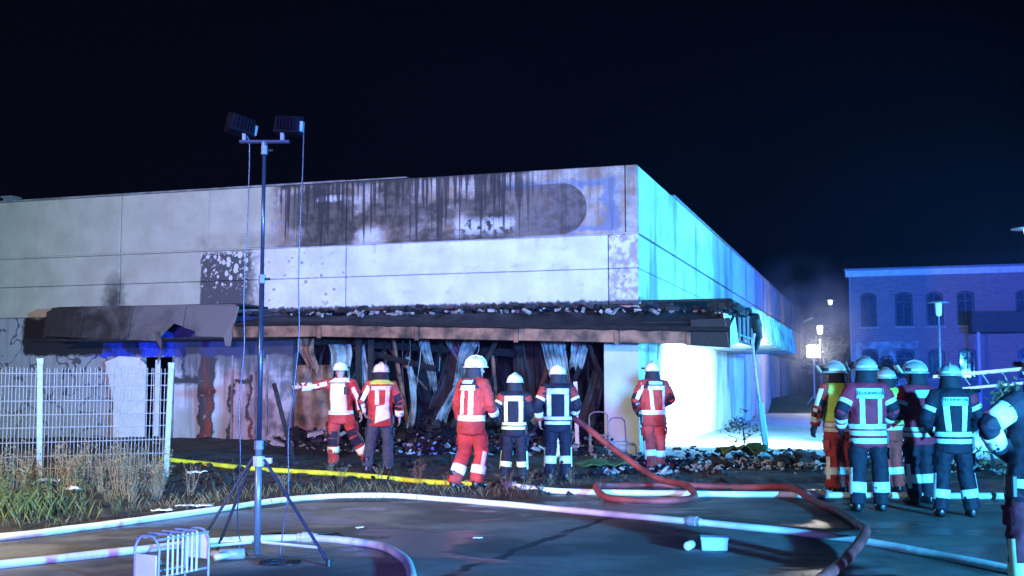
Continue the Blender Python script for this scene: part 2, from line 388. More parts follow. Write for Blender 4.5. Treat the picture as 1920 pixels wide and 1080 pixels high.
def fuse(mb, name, mat, parent, voxel, smooth_n=3, fold=0., seed=0., ffreq=7.):
    """one continuous skin over the shapes in mb"""
    t = mb.build('tmp', mat)
    r = t.modifiers.new('r', 'REMESH'); r.mode = 'VOXEL'; r.voxel_size = voxel
    if smooth_n: q = t.modifiers.new('s', 'SMOOTH'); q.iterations = smooth_n; q.factor = .5
    dg = bpy.context.evaluated_depsgraph_get()
    me = bpy.data.meshes.new_from_object(t.evaluated_get(dg)); old = t.data
    bpy.data.objects.remove(t); bpy.data.meshes.remove(old)
    me.name = name
    if not me.materials: me.materials.append(M[mat])
    if fold:
        nv = [v.normal.copy() for v in me.vertices]
        for v, n in zip(me.vertices, nv):
            p = v.co; q = Vector((p.x*ffreq+seed, p.y*ffreq, p.z*ffreq*1.5))
            k = noise.noise(q) + .9*(.35-abs(noise.noise(q*1.6+Vector((3, 1, seed)))))*2 + .35*noise.noise(q*3.7)
            v.co = p + n*fold*k
    me.polygons.foreach_set('use_smooth', [True]*len(me.polygons)); me.update()
    return link_mesh(name, me, parent)
def bvh_of(o):
    me = o.data; return BVHTree.FromPolygons([v.co.copy() for v in me.vertices], [tuple(p.vertices) for p in me.polygons])

# ------------------------------------------------------------------ ground
EDGE = [(-40, 9.0), (-14, 10.2), (-5.2, 11.7), (-4.1, 13.2), (-2.7, 14.5), (-1.5, 15.0), (.2, 15.2), (1.1, 16.6), (4.5, 17.6), (9, 18.4), (13, 30), (14, 60)]
def edge_y(x):
    for (a, ya), (b, yb) in zip(EDGE, EDGE[1:]):
        if a <= x <= b: return ya + (yb-ya)*(x-a)/(b-a)
    return 60
def sstep(a, b, x):
    t = max(0., min(1., (x-a)/(b-a))); return t*t*(3-2*t)
def gz(x, y):
    """height of the rough verge over the asphalt"""
    e = edge_y(x) + .25*noise.noise(Vector((x*1.3, y*1.3, 0)))
    m = sstep(-.05, .7, y-e)
    if x > 2.6: m *= 1 - sstep(21.8, 23.6, y)
    h = .05 + .05*noise.noise(Vector((x*.6, y*.6, 2))) + .035*noise.noise(Vector((x*2.3, y*2.3, 5)))
    h += .14*sstep(-3.5, -6.5, x)*sstep(0, 2.5, y-e)
    return -.03 + m*(max(h, .015)+.03)
mb = MB(); S = 100
mb.grid([[(x, y, 0) for x in (-S, -30, 0, 30, S)] for y in (-40, 0, 20, 60, 150)])
tag(mb.build('ground', 'asphalt'), kind='structure')
mb = MB(); nx, ny = 260, 130
mb.grid([[(-17+27*i/nx, 10+18.5*j/ny, gz(-17+27*i/nx, 10+18.5*j/ny)) for i in range(nx+1)] for j in range(ny+1)])
tag(mb.build('verge', 'soil', smooth=True), kind='structure')

BA = R(-18)
BC = Vector((2.81, 24.83, 0))
def bw(x, y, z=0):
    return BC + Matrix.Rotation(BA, 3, 'Z') @ Vector((x, y, z))
pv = MB(); pv.add([bw(-.3, -1.0, .006), bw(16, -1.0, .006), bw(16, 70, .006), bw(-.3, 70, .006)], [(0, 1, 2, 3)])
tag(pv.build('pavement', 'paving'), kind='structure')
mound = MB(); rows = []
for j in range(25):
    yy = 33 + 27*j/24; row = []
    for i in range(21):
        xx = -2.2 + 12*i/20; k = sstep(0, 1.5, xx+2.2)*sstep(9.8, 6, xx)*sstep(33, 37, yy)*sstep(60, 56, yy)
        row.append(bw(xx, yy, -.05 + k*(.75+.12*noise.noise(Vector((xx, yy, 0))))))
    rows.append(row)
mound.grid(rows); tag(mound.build('grass_bank', 'lawn', smooth=True), kind='structure')

hz = NT('thin_smoke'); hz.t.nodes.remove(hz.p)
pvn = hz.t.nodes.new('ShaderNodeVolumePrincipled'); pvn.inputs['Color'].default_value = (.62, .68, 1, 1); pvn.inputs['Density'].default_value = .00024; pvn.inputs['Anisotropy'].default_value = .2
hz.t.links.new(pvn.outputs[0], hz.t.nodes['Material Output'].inputs['Volume']); M['haze'] = hz.m
tag(MB().box((0, 55, 4.6), (212, 202, 11.6)).build('haze', 'haze'), kind='stuff')
sm = NT('drifting_smoke'); sm.t.nodes.remove(sm.p); psn = sm.t.nodes.new('ShaderNodeVolumePrincipled'); psn.inputs['Color'].default_value = (.8, .82, .9, 1)
sx, sy, sz = sm.xyz(); sr = sm.op('SQRT', sm.add(sm.mul(sx, sx), sm.mul(sy, sy), sm.mul(sz, sz)))
sm.link(sm.mul(sm.ss(sr, 1., .25), sm.ss(sm.noise(sm.tc.outputs['Object'], 2.2, 3), .34, .66), .11), psn.inputs['Density'])
sm.t.links.new(psn.outputs[0], sm.t.nodes['Material Output'].inputs['Volume']); M['smoke'] = sm.m
so_ = MB().ell((0, 0, 0), (1, 1, 1), 20, 14).build('smoke', 'smoke'); so_.location = (14.8, 57, 4.2); so_.scale = (4.0, 6, 4.4)
tag(so_, 'thin smoke drifting over the far end of the side wall', 'smoke', kind='stuff')
# ------------------------------------------------------------------ burnt building
bld = empty('burnt_building', BC, BA, 'flat-roofed store with pale panel walls, soot-stained front and burnt-out canopy', 'building')
XU = [-24, -20.2, -13.7, -7.2, -.28, 0.0]; XL = [-24, -20.2, -13.7, -7.2, -.68, 0.0]
G = .012
core = MB()
core.box((-12, .20, 4.9), (23.94, .2, 3.14)); core.box((-.20, 30.1, 4.9), (.2, 59.7, 3.14))
core.build('wall_backing', 'soot', bld)
def panel(x0, x1, y0, y1, z0, z1, mat, name='wall_panel', bevel=.012):
    return MB().box(((x0+x1)/2, (y0+y1)/2, (z0+z1)/2), (x1-x0, y1-y0, z1-z0)).build(name, mat, bld, bevel=bevel)
for a, b in zip(XU, XU[1:]):
    p = panel(a+G, b-(G if b < 0 else -.0), -.02, .14, 4.93, 6.45, 'facade')
for a, b in zip(XL, XL[1:]):
    panel(a+G, b-(G if b < 0 else .0), .0, .14, 4.13, 4.885, 'facade')
    panel(a+G, b-(G if b < 0 else .0), .0, .14, 3.30, 4.118, 'facade')
panel(-24, .03, -.06, .05, 4.888, 4.927, 'facade', 'ledge', .008)
# side wall: panels along the receding face
YS = [.15, 4.6] + [4.6+6.2*i for i in range(1, 9)] + [60]
for a, b in zip(YS, YS[1:]):
    panel(-.14, .0 - .002*(b < 5), a+G, b-G, 4.93, 6.45, 'side')
    panel(-.14, -.015, a+G, b-G, 4.13, 4.885, 'side')
    panel(-.14, -.015, a+G, b-G, 3.25, 4.118, 'side')
for a, b in ((.15, 4.6), (4.6, 10.8), (10.8, 17), (17, 23.2)):
    panel(-.2, .0, a+G, b-G, 0, 3.235, 'side')
for a, b in ((23.2, 30), (30, 38), (38, 46), (46, 60)):
    panel(-.5, -.3, a+G, b-G, 0, 3.235, 'side')
panel(-.5, -.2, 23.0, 23.2, 0, 3.235, 'side', 'return_wall')
panel(-.29, -.142, 23.3, 60, 3.0, 3.24, 'soot', 'soffit')
# roof and coping
panel(-23.9, -.2, .3, 59.9, 6.1, 6.25, 'soot', 'roof')
for a, b in zip(XU[:-2], XU[1:-1]):
    if a < -9: panel(a, b-.02, -.06, .2, 6.455, 6.50, 'coping', 'coping', .006)
panel(-7.2, -5.6, -.06, .2, 6.458, 6.49, 'coping', 'coping', .006)
for i, (a, b) in enumerate(zip(YS[1:], YS[2:])): panel(-.2, .05, a, b-.03, 6.455, 6.50, 'coping', 'coping', .006)
# lower front wall
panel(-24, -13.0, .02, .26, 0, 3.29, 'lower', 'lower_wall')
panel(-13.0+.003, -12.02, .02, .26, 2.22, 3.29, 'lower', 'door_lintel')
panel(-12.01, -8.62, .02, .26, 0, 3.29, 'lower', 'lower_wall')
panel(-.80, -.005, .01, .35, 0, 3.29, 'side', 'corner_pier')
panel(-8.62, -.8, .06, .26, 2.75, 3.29, 'soot', 'lintel')
for xx in (-12.0, -10.28, -9.62, -9.3): panel(xx-.025, xx+.025, -.03, .019, 0, 2.25, 'coping', 'cover_strip', .004)
# burnt interior
panel(-13.5, -.25, 8.0, 8.2, 0, 3.3, 'soot', 'interior_wall')
panel(-8.9, -8.64, .3, 8.0, 0, 3.3, 'soot', 'partition_wall')
panel(-13.5, -.25, .3, 8.2, 3.31, 3.4, 'soot', 'interior_ceiling')
for xx, yy in ((-6.9, .15), (-6.6, .2), (-3.9, 3.5), (-6.4, 4.0), (-1.6, 3.8), (-4.9, 1.6)):
    m_ = MB(); m_.box((xx, yy, 1.5), (.12, .12, 3.0)); m_.box((xx+.08, yy-.03, 1.45), (.03, .05, 2.9)); m_.build('charred_post', 'char', bld, bevel=.01)
for (x0, y0, z0, x1, y1, z1, w) in ((-8.4, .6, 2.6, -2, 2.6, 2.2, .09), (-7.2, .4, 2.4, -5.2, .9, 1.9, .07), (-3.6, .8, 2.6, -4.9, 1.2, .5, .08), (-5.3, 1.8, 2.7, -4.2, 2.6, .3, .06), (-1.2, .6, 2.6, -2.6, 2.2, .4, .07), (-6.2, 2.0, 2.7, -7.8, 3.0, .4, .08), (-3.0, 1.9, 2.8, -2.9, 2.1, .2, .06)):
    MB().tube([(x0, y0, z0), (x1, y1, z1)], w, 4).build('fallen_rafter', 'char', bld)
# door leaf standing ajar, pale board
bd = MB(); bd.extrude_poly([(-13.85, -.30, 2.10), (-13.4, -.33, 2.24), (-12.78, -.35, 2.20), (-12.57, -.35, 2.0), (-12.52, -.42, .12), (-13.45, -.42, .06), (-13.50, -.38, 1.1)], (0, .035, 0))
bo = bd.build('leaning_board', 'whiteboard'); bo.location = BC; bo.rotation_euler = (0, 0, BA)
tag(bo, 'tall pale board leaning on the wall behind the mesh fence', 'board')
panel(-12.52, -12.38, -.05, .0, .02, 2.15, 'whiteboard', 'door_frame'); panel(-12.36, -12.03, .27, .31, .05, 1.2, 'timber', 'door_leaf')

# canopy
FY = -1.6
cz = lambda x: 2.62 - .055*max(0, x+7.2)*.55           # the burnt part sags to the corner
def fascia(x0, x1, poly=None):
    m_ = MB(); pts = poly or [(x0, FY, 2.63), (x1, FY, 2.60), (x1, FY+.16, 3.42), (x0, FY+.16, 3.45)]
    m_.extrude_poly(pts, (0, .03, 0)); return m_.build('fascia_panel', 'fasciagrey', bld, bevel=.006)
fascia(0, 0, [(-14.70, FY, 2.72), (-13.62, FY, 2.66), (-13.62, FY+.16, 3.45), (-14.42, FY+.16, 3.45), (-14.70, FY+.1, 3.33)])
fascia(-13.6, -12.22, [(-13.6, FY, 2.66), (-12.22, FY, 2.60), (-12.22, FY+.16, 3.44), (-13.6, FY+.16, 3.45)])
fascia(-12.2, -10.7, [(-12.2, FY, 2.60), (-11.35, FY, 2.56), (-11.2, FY+.02, 2.75), (-10.95, FY+.05, 2.98), (-10.7, FY+.04, 2.90), (-10.7, FY+.16, 3.43), (-12.2, FY+.16, 3.44)])
fascia(-10.68, -9.3, [(-10.68, FY+.04, 2.88), (-10.35, FY+.02, 2.78), (-10.32, FY, 2.66), (-9.55, FY, 2.63), (-9.5, FY, 2.42), (-9.36, FY, 2.42), (-9.3, FY, 2.8), (-9.22, FY+.12, 3.35), (-9.4, FY+.16, 3.42), (-10.68, FY+.16, 3.43)])
panel(-14.65, -9.3, FY+.2, .0, 3.39, 3.44, 'soot', 'canopy_deck'); panel(-14.6, -8.6, FY+.05, .0, 2.60, 2.64, 'soot', 'canopy_soffit')
MB().extrude_poly([(-14.72, FY+.03, 2.7), (-14.72, .01, 2.7), (-14.72, .01, 3.42), (-14.72, FY+.2, 3.36)], (.03, 0, 0)).build('canopy_end', 'soot', bld)
curl = MB(); curl.grid([[(-11.38+.16*math.sin(k*.35)+.03*j, FY-.03-.03*j, 2.58-.075*k+.12*j) for j in range(3)] for k in range(9)])
curl.build('torn_strip', 'fasciagrey', bld, smooth=True)
# burnt deck with ragged edge, sagging front beam
rows = []
N = 120
for k in range(N+1):
    x = -9.2 + 11.4*k/N; rg = noise.noise(Vector((x*3.1, 1, 0)))*.07
    zt = cz(x) + .345
    rows.append([(x, -.02, 3.20 - .04*max(0, x)), (x, -.75, 3.10 - .03*max(0, x+3) + rg*.7), (x, FY-.05+rg*.5, zt+rg*.4), (x, FY-.10+rg*.7, zt-.07+rg*.5), (x, FY+.1, zt-.12)])
dk = MB(); dk.grid(rows); dk.build('burnt_deck', 'char', bld, smooth=False)
xs = [-9.3, -7.0, -4.6, -2.3, -.1, 1.4]
for i, (a, b) in enumerate(zip(xs, xs[1:])):
    m_ = MB(); za, zb = cz(a), cz(b); j = .015*(i % 2)
    m_.extrude_poly([(a, FY-j, za), (b-.015, FY-j, zb), (b-.015, FY-j, zb+.29), (a, FY-j, za+.29)], (0, .1, 0)); m_.build('beam_section', 'beam', bld, bevel=.01)
    m_ = MB(); m_.extrude_poly([(a, FY+.04, za+.295), (b, FY+.04, zb+.295), (b, FY+.04, zb+.34), (a, FY+.04, za+.34)], (0, .1, 0)); m_.build('upper_beam', 'char', bld)
    m_ = MB(); m_.box((b-.03, FY-.04, zb+.1), (.10, .06, .28)); m_.build('beam_bracket', 'beam', bld, bevel=.008)
m_ = MB(); m_.extrude_poly([(1.4, FY, cz(1.4)-.03), (2.2, FY, cz(2.2)-.06), (2.2, FY, cz(2.2)+.55), (1.4, FY, cz(1.4)+.5)], (0, .05, 0)); m_.build('charred_fascia', 'char', bld, bevel=.01)
panel(-8.6, 2.1, FY+.25, .0, 2.80, 2.84, 'char', 'burnt_soffit')
# ragged bits on top of the canopy against the wall
rg = MB(); rr = random.Random(3)
for k in range(150):
    x = rr.uniform(-9.2, 2.1); s_ = rr.uniform(.03, .16)
    rg.box((x, rr.uniform(-1.5, -.1), 3.22 - .03*max(0, x+2)+rr.uniform(-.02, .05)), (s_*2.2, s_, s_*.6), rot=Matrix.Rotation(rr.uniform(0, 3), 3, 'Z') @ Matrix.Rotation(rr.uniform(-.6, .6), 3, 'X'))
tag(rg.build('roof_fragments', 'soot', bld), kind='stuff')
rg = MB()
for k in range(110):
    x = rr.uniform(-8.2, 2.1); s_ = rr.uniform(.012, .075); yy = rr.uniform(-1.6, -.1)
    rg.box((x, yy, 3.20 + .06*yy - .03*max(0, x+2)+rr.uniform(-.01, .05)), (s_*rr.uniform(1, 4), s_, s_*rr.uniform(.3, 1.2)), rot=Matrix.Rotation(rr.gauss(0, .9), 3, 'Z') @ Matrix.Rotation(rr.uniform(-.9, .9), 3, 'X') @ Matrix.Rotation(rr.gauss(0, .35), 3, 'Y'))
tag(rg.build('pale_roof_fragments', 'sill', bld), kind='stuff')
# side canopy
cx = 2.2
m_ = MB(); m_.extrude_poly([(cx, FY, 2.30), (cx, -.1, 2.42), (cx-.05, -.3, 3.0), (cx-.1, FY, 2.98)], (-.04, 0, 0)); m_.build('side_fascia', 'whiteboard', bld, bevel=.006)
for k in range(8):
    yy = .2+.42*k; m_ = MB(); m_.box((cx-.06, yy, 2.80), (.05, .06, .62-.2*(k % 3 == 1))); m_.build('bare_stud', 'galv' if k % 2 else 'char', bld)
for zz in (2.48, 3.12): MB().box((cx-.08, 1.8, zz), (.06, 4.2, .05)).build('fascia_rail', 'char', bld)
for a, b in ((3.9, 7.4), (7.42, 11), (11.02, 14.5), (14.52, 18)):
    m_ = MB(); m_.extrude_poly([(cx, a, 2.62), (cx, b-.02, 2.66), (cx-.14, b-.02, 3.5), (cx-.14, a, 3.46)], (-.03, 0, 0)); m_.build('side_fascia', 'dirtyfascia', bld, bevel=.006)
panel(.01, cx-.04, -.9, 18, 2.60, 2.64, 'dirtyfascia', 'side_soffit'); panel(.01, cx-.2, .3, 18, 3.36, 3.42, 'soot', 'side_deck')
rg = MB(); rr = random.Random(5)
for k in range(60):
    s_ = rr.uniform(.04, .16); rg.box((cx-rr.uniform(0, .4), rr.uniform(-1.5, 4), 3.08+rr.uniform(-.1, .12)), (s_, s_*2, s_*.8), rot=Matrix.Rotation(rr.uniform(0, 3), 3, 'Z') @ Matrix.Rotation(rr.uniform(-1, 1), 3, 'X'))
tag(rg.build('burnt_edge_fragments', 'char', bld), kind='stuff')
m_ = MB(); m_.tube(catmull([(cx, 3.0, 3.15), (cx+.05, 3.2, 2.9), (cx+.06, 3.3, 2.6), (cx+.0, 3.1, 2.3), (cx+.02, 2.9, 1.9)], 5), [.16]*5+[.13]*5+[.09]*5+[.03]*6, 7); m_.build('melted_cladding', 'char', bld, smooth=True)
# roof vent at the far left
m_ = MB(); m_.box((-20.2, 3.2, 6.7), (.32, .32, 1.0)); m_.box((-20.2, 3.2, 7.23), (.42, .42, .06)); m_.build('roof_vent', 'coping', bld)

# broken canopy post still leaning at the side
lp = MB(); b0 = Vector((5.22, 23.1, .0)); b1 = Vector((5.13, 23.25, 1.15)); b2 = Vector((5.03, 23.4, 2.35))
lp.tube([b0, b1], .065, 8); lp.build('x', 'whiteboard')
o = bpy.data.objects['x']; o.name = 'sleeve'; pr = empty('canopy_post', (0, 0, 0), 0, 'broken white canopy post leaning beside the brightly lit wall', 'post'); o.parent = pr
MB().tube(catmull([b1-Vector((0, 0, .2)), (b1+b2)/2+Vector((-.02, 0, 0)), b2, b2+Vector((.04, 0, .25))], 4), .028, 6).build('inner_tube', 'galv', pr)

# hanging corrugated sheets (in building coordinates)
def hang(label, top, bot, wtop, wbot, y0, y1, waves=5, bend=.15, mat='sheet', seed=0):
    rows = []
    for i in range(15):
        t = i/14; cxx = top[0]+(bot[0]-top[0])*t + bend*math.sin(t*3+seed)*.3; zz = top[1]+(bot[1]-top[1])*t; w = wtop+(wbot-wtop)*t
        rows.append([(cxx-w/2+w*j/40 + .02*noise.noise(Vector((j*.1, t*4, seed))), y0+(y1-y0)*t+.025*math.sin(j/40*waves*6.283)+.12*noise.noise(Vector((j*.05, t*2, seed+3))), zz+.10*noise.noise(Vector((j*.13, seed, 1)))*t*2) for j in range(41)])
    m_ = MB(); m_.grid(rows); o = m_.build('hanging_sheet', mat, smooth=True); o.location = BC; o.rotation_euler = (0, 0, BA)
    s_ = o.modifiers.new('thickness', 'SOLIDIFY'); s_.thickness = .004
    tag(o, label, 'metal sheet')
hang('corrugated metal sheet hanging beside the lit corner pier, upper folded piece', (-1.55, 2.74), (-1.62, 1.90), .5, .3, .7, .8, 4, seed=1)
hang('broad corrugated metal sheet hanging above the hose holder', (-2.3, 2.75), (-2.0, 1.55), .62, .5, .8, 1.0, 5, seed=2)
hang('long twisted metal sheet hanging behind the red-suited walker', (-4.15, 2.78), (-4.65, 1.2), .42, .26, .8, 1.0, 4, .3, seed=3)
hang('crumpled strip of metal dangling near the floor of the opening', (-4.6, 1.5), (-5.05, .62), .2, .3, .9, .8, 2, .1, seed=4)
hang('narrow blue-grey metal sheet hanging in the middle of the opening', (-5.6, 2.7), (-5.45, 1.4), .3, .22, 1.2, 1.3, 3, .2, seed=5)
hang('thin bent strip hanging by the man in slate trousers', (-5.95, 2.2), (-5.9, .5), .14, .2, 1.0, .9, 1, .4, seed=6)
hang('large dark corrugated sheet standing behind the two men in navy', (-3.1, 2.7), (-3.1, .3), 1.1, 1.0, 2.2, 2.3, 9, .05, mat='soot', seed=7)
hang('singed insulation sheet sagging above the pointing man', (-7.5, 2.5), (-7.35, 1.5), .6, .5, .2, .3, 2, .2, seed=8)
hang('torn mesh sheet slumped against the left edge of the opening', (-8.2, 2.0), (-7.9, .1), 1.0, 1.3, .25, .1, 3, .1, mat='beam', seed=9)

hang('pale crumpled sheet bunched beside the burnt double post', (-6.85, 2.5), (-6.75, 1.0), .22, .3, .35, .3, 2, .3, seed=11)
hang('twisted blue-grey sheet at the middle of the burnt ceiling', (-5.0, 2.75), (-4.75, 1.75), .45, .3, 1.5, 1.6, 4, .3, seed=12)
hang('dark curled roofing sheet hanging left of the long twisted sheet', (-5.1, 2.7), (-5.4, .9), .35, .5, 1.8, 1.6, 3, .4, mat='soot', seed=13)
hang('charred sheet propped near the lit corner pier', (-1.15, 1.9), (-1.45, .15), .35, .5, .9, .5, 3, .2, mat='char', seed=14)
hang('slumped corrugated sheet lying low behind the two men in navy', (-3.4, 1.2), (-2.6, .25), .9, 1.1, 1.4, .8, 7, .2, seed=15)
hang('scorched panel hanging left of the pointing man', (-8.3, 2.7), (-8.1, 1.9), .5, .3, .15, .1, 2, .3, mat='beam', seed=16)
rr = random.Random(77)
for k in range(26):
    x = rr.uniform(-8.4, -1.0); yy = rr.uniform(.5, 4.5); z1 = rr.uniform(.3, 1.6); m_ = MB(); w_ = rr.uniform(.02, .06)
    m_.tube([(x, yy, rr.uniform(2.3, 3.0)), (x+rr.gauss(0, .5), yy+rr.gauss(0, .3), z1)], w_, 4); m_.build('fallen_rafter', rr.choice(['char', 'char', 'beam']), bld)
for k in range(14):
    x = rr.uniform(-8.2, -1.0); yy = rr.uniform(.1, 2.0); l_ = rr.uniform(.4, 1.6)
    MB().tube(catmull([(x, yy, 2.75), (x+rr.gauss(0, .06), yy, 2.75-l_*.5), (x+rr.gauss(0, .12), yy, 2.75-l_)], 5), .010, 5).build('dangling_cable', rr.choice(['black', 'sheet']), bld)
# ------------------------------------------------------------------ rubble
def rubble(name, label, cat, mat, n, fn, smin, smax, seed):
    rr = random.Random(seed); m_ = MB()
    for k in range(n):
        p = fn(rr); s_ = rr.uniform(smin, smax)*(1 if rr.random() < .85 else 1.9)
        rot = Matrix.Rotation(rr.uniform(0, 6.3), 3, 'Z') @ Matrix.Rotation(rr.gauss(0, .5), 3, 'X') @ Matrix.Rotation(rr.gauss(0, .5), 3, 'Y')
        m_.box(p, (s_*rr.uniform(.6, 2.6), s_*rr.uniform(.5, 1.1), s_*rr.uniform(.15, .8)), rot=rot, taper=rr.uniform(.5, 1))
    return tag(m_.build(name, mat), label, cat, kind='stuff')
def heap(x0, x1, y0, y1, hmax):
    def f(r):
        x = r.uniform(x0, x1); y = r.uniform(y0, y1); p = bw(x, y)
        h = hmax*max(0, .6+.5*noise.noise(Vector((x*.8, y*.8, 4))))*sstep(y0, y0+1.2, y)
        return Vector((p.x, p.y, max(gz(p.x, p.y), 0) + r.random()*h))
    return f
rubble('interior_rubble', 'heap of charred debris inside the burnt opening', 'rubble', 'char', 1500, heap(-8.5, -.6, -1.6, 4.5, .75), .05, .16, 11)
rubble('pale_rubble', 'pale broken plaster scattered through the charred heap', 'rubble', 'sill', 330, heap(-8.5, -.3, -2.2, 2.0, .55), .03, .09, 12)
rubble('blue_rubble', 'small blue-grey scraps lying on the charred heap', 'rubble', 'bluebox', 90, heap(-6.5, -1.0, -2.0, .6, .35), .03, .08, 13)
rubble('side_rubble', 'dark rubble ridge in front of the floodlit paving', 'rubble', 'char', 620, lambda r: (lambda x, y: Vector((x, y, gz(x, y)+r.random()*.12*max(.15, noise.noise(Vector((x, y, 0)))+.5))))(r.uniform(2.2, 8.5), 19.9+abs(r.gauss(0, 1.1))), .05, .15, 14)
rubble('side_scraps', 'pale scraps along the rubble ridge', 'rubble', 'sill', 520, lambda r: (lambda x, y: Vector((x, y, max(gz(x, y), 0)+.03+r.random()*.12)))(r.uniform(1.5, 8.5), r.uniform(18.6, 22)), .015, .05, 15)
rubble('paving_debris', 'dark burnt bits strewn on the floodlit paving', 'rubble', 'char', 420, lambda r: (lambda x, y: Vector((x, y, .02)))(r.uniform(3.6, 9.5), 22+abs(r.gauss(0, 2.4))), .02, .10, 18)
rubble('front_scraps', 'bits of burnt debris strewn along the soil verge', 'rubble', 'char', 500, lambda r: (lambda x, y: Vector((x, y, gz(x, y)+.02)))(r.uniform(-6, 3.5), r.uniform(16, 21)), .03, .10, 16)
def scattered(name, label, cat, mat, spots, group=None, smooth=False):
    for k, (x, y, l, w, h, a) in enumerate(spots):
        m_ = MB(); n = 8
        rows = [[Vector((l*(i/n-.5), w*(j/4-.5)*(1-.3*abs(i/n-.5)), h*(.5+.5*noise.noise(Vector((i*.5+k*7, j*.6, 1)))))) for j in range(5)] for i in range(n+1)]
        m_.grid(rows); o = m_.build(name, mat, smooth=True); o.location = (x, y, max(gz(x, y), 0)+.012); o.rotation_euler = (0, 0, a)
        s_ = o.modifiers.new('t', 'SOLIDIFY'); s_.thickness = .006
        tag(o, label if isinstance(label, str) else label[k], cat, group)
scattered('paper_scrap', ['crumpled white sheet lying in the weeds by the fence', 'flat white scrap on the verge beside the white hose', 'second flat white scrap near the hose, the shorter one', 'white rag lying under the fence end', 'white scrap on the soil below the yellow hose start'], 'litter', 'paper',
          [(-5.55, 14.3, .3, .16, .12, -.9), (-3.95, 14.1, .45, .18, .05, .1), (-4.2, 13.6, .25, .14, .05, .3), (-6.3, 15.3, .4, .22, .15, .2), (-4.9, 17.6, .3, .14, .08, .4)])
scattered('plastic_sheet', ['crumpled green plastic sheet below the metal chair frame', 'green plastic sheet on the rubble beside the leaning post', 'yellow-green scrap in front of the leaning post'], 'plastic sheet', 'greenplastic',
          [(1.55, 19.3, 1.1, .6, .35, .2), (4.35, 21.2, 1.0, .6, .55, .3), (4.6, 20.4, .6, .2, .12, .1)])
scattered('flat_stone', ['pale flat slab lying behind the yellow hose', 'grey slab at the edge of the rubble near the people'], 'slab', 'sill', [(-.95, 17.35, .7, .25, .06, 0), (5.4, 19.6, .95, .3, .2, .1)])

def rot_obj(o, loc, rz): o.location = loc; o.rotation_euler = (0, 0, rz); return o
# white planks, chair frame by the pier
o = MB().box((0, 0, .8), (.09, .04, 1.6)).build('plank', 'whiteboard', bevel=.004); rot_obj(o, bw(-1.25, -.6, 0), BA); o.rotation_euler = (R(-5), R(-3), BA); tag(o, 'tall white plank leaning against the corner pier', 'plank')
o = MB().box((0, 0, .42), (.13, .05, .98)).build('plank', 'whiteboard', bevel=.004); rot_obj(o, bw(-1.33, -1.9, 0), BA); tag(o, 'short white plank standing upright in the rubble', 'plank')
ch = empty('chair_frame', bw(-.62, -1.2, .02), BA+.3, 'bare bent metal chair frame beside the corner pier', 'chair')
for s_ in (-1, 1):
    MB().tube(catmull([(s_*.2, -.22, 0), (s_*.2, -.2, .42), (s_*.2, .18, .44), (s_*.2, .26, .85)], 5), .014, 6).build('side_tube', 'galv', ch, smooth=True)
    MB().tube([(s_*.2, .18, .44), (s_*.2, .24, 0)], .014, 6).build('leg', 'galv', ch)
for p in ((-.2, .44), (.18, .44)): MB().tube([(-.2, p[0], p[1]), (.2, p[0], p[1])], .012, 6).build('cross_tube', 'galv', ch)
MB().tube(catmull([(-.2, .26, .85), (-.1, .27, .92), (.1, .27, .92), (.2, .26, .85)], 4), .014, 6).build('back_tube', 'galv', ch, smooth=True)
o = MB().tube([(-.75, 19.9, .03), (-1.3, 20.6, 1.5)], .05, 4).build('plank', 'char'); o.location = (-3.4, 1.6, .05); tag(o, 'charred plank propped against the graffiti wall beside the pointing man', 'plank')

# ------------------------------------------------------------------ mesh fence
FP = [(-8.55, 15.55), (-6.85, 16.4), (-5.28, 17.25)]
fence = empty('mesh_fence', (0, 0, 0), 0, 'pale welded mesh fence with capped posts in front of the weeds', 'fence')
post_me = MB(); post_me.box((0, 0, .90), (.075, .05, 1.80)); post_me.box((0, .0, 1.81), (.09, .06, .04)); post_me.box((.015, -.03, 1.76), (.05, .05, .05)); post_me = post_me.mesh('post', 'galv')
vw = MB().tube([(0, 0, -.86), (0, 0, .86)], .0056, 5).mesh('wire', 'galv')
for i, (x, y) in enumerate(FP):
    o = link_mesh('post', post_me, fence); o.location = (x, y, gz(x, y)-.1); o.rotation_euler = (0, R(-1.5 if i == 1 else 1.2), R(28))
for (x0, y0), (x1, y1) in zip(FP, FP[1:]):
    L = math.hypot(x1-x0, y1-y0); n = int(L/.05); a = math.atan2(y1-y0, x1-x0)
    for k in range(1, n):
        t = k/n; o = link_mesh('vertical_wire', vw, fence); o.location = (x0+(x1-x0)*t, y0+(y1-y0)*t, .93+.02*math.sin(t*3)); o.rotation_euler = (random.gauss(0, .008), random.gauss(0, .008), a)
    hw = MB().tube([(-L/2, 0, 0), (L/2, 0, 0)], .0075, 5).mesh('wire', 'galv')
    for k in range(9):
        o = link_mesh('horizontal_wire', hw, fence); o.location = ((x0+x1)/2, (y0+y1)/2-.009, .12+.2*k+.01*math.sin(k*2.)); o.rotation_euler = (0, random.gauss(0, .004), a)

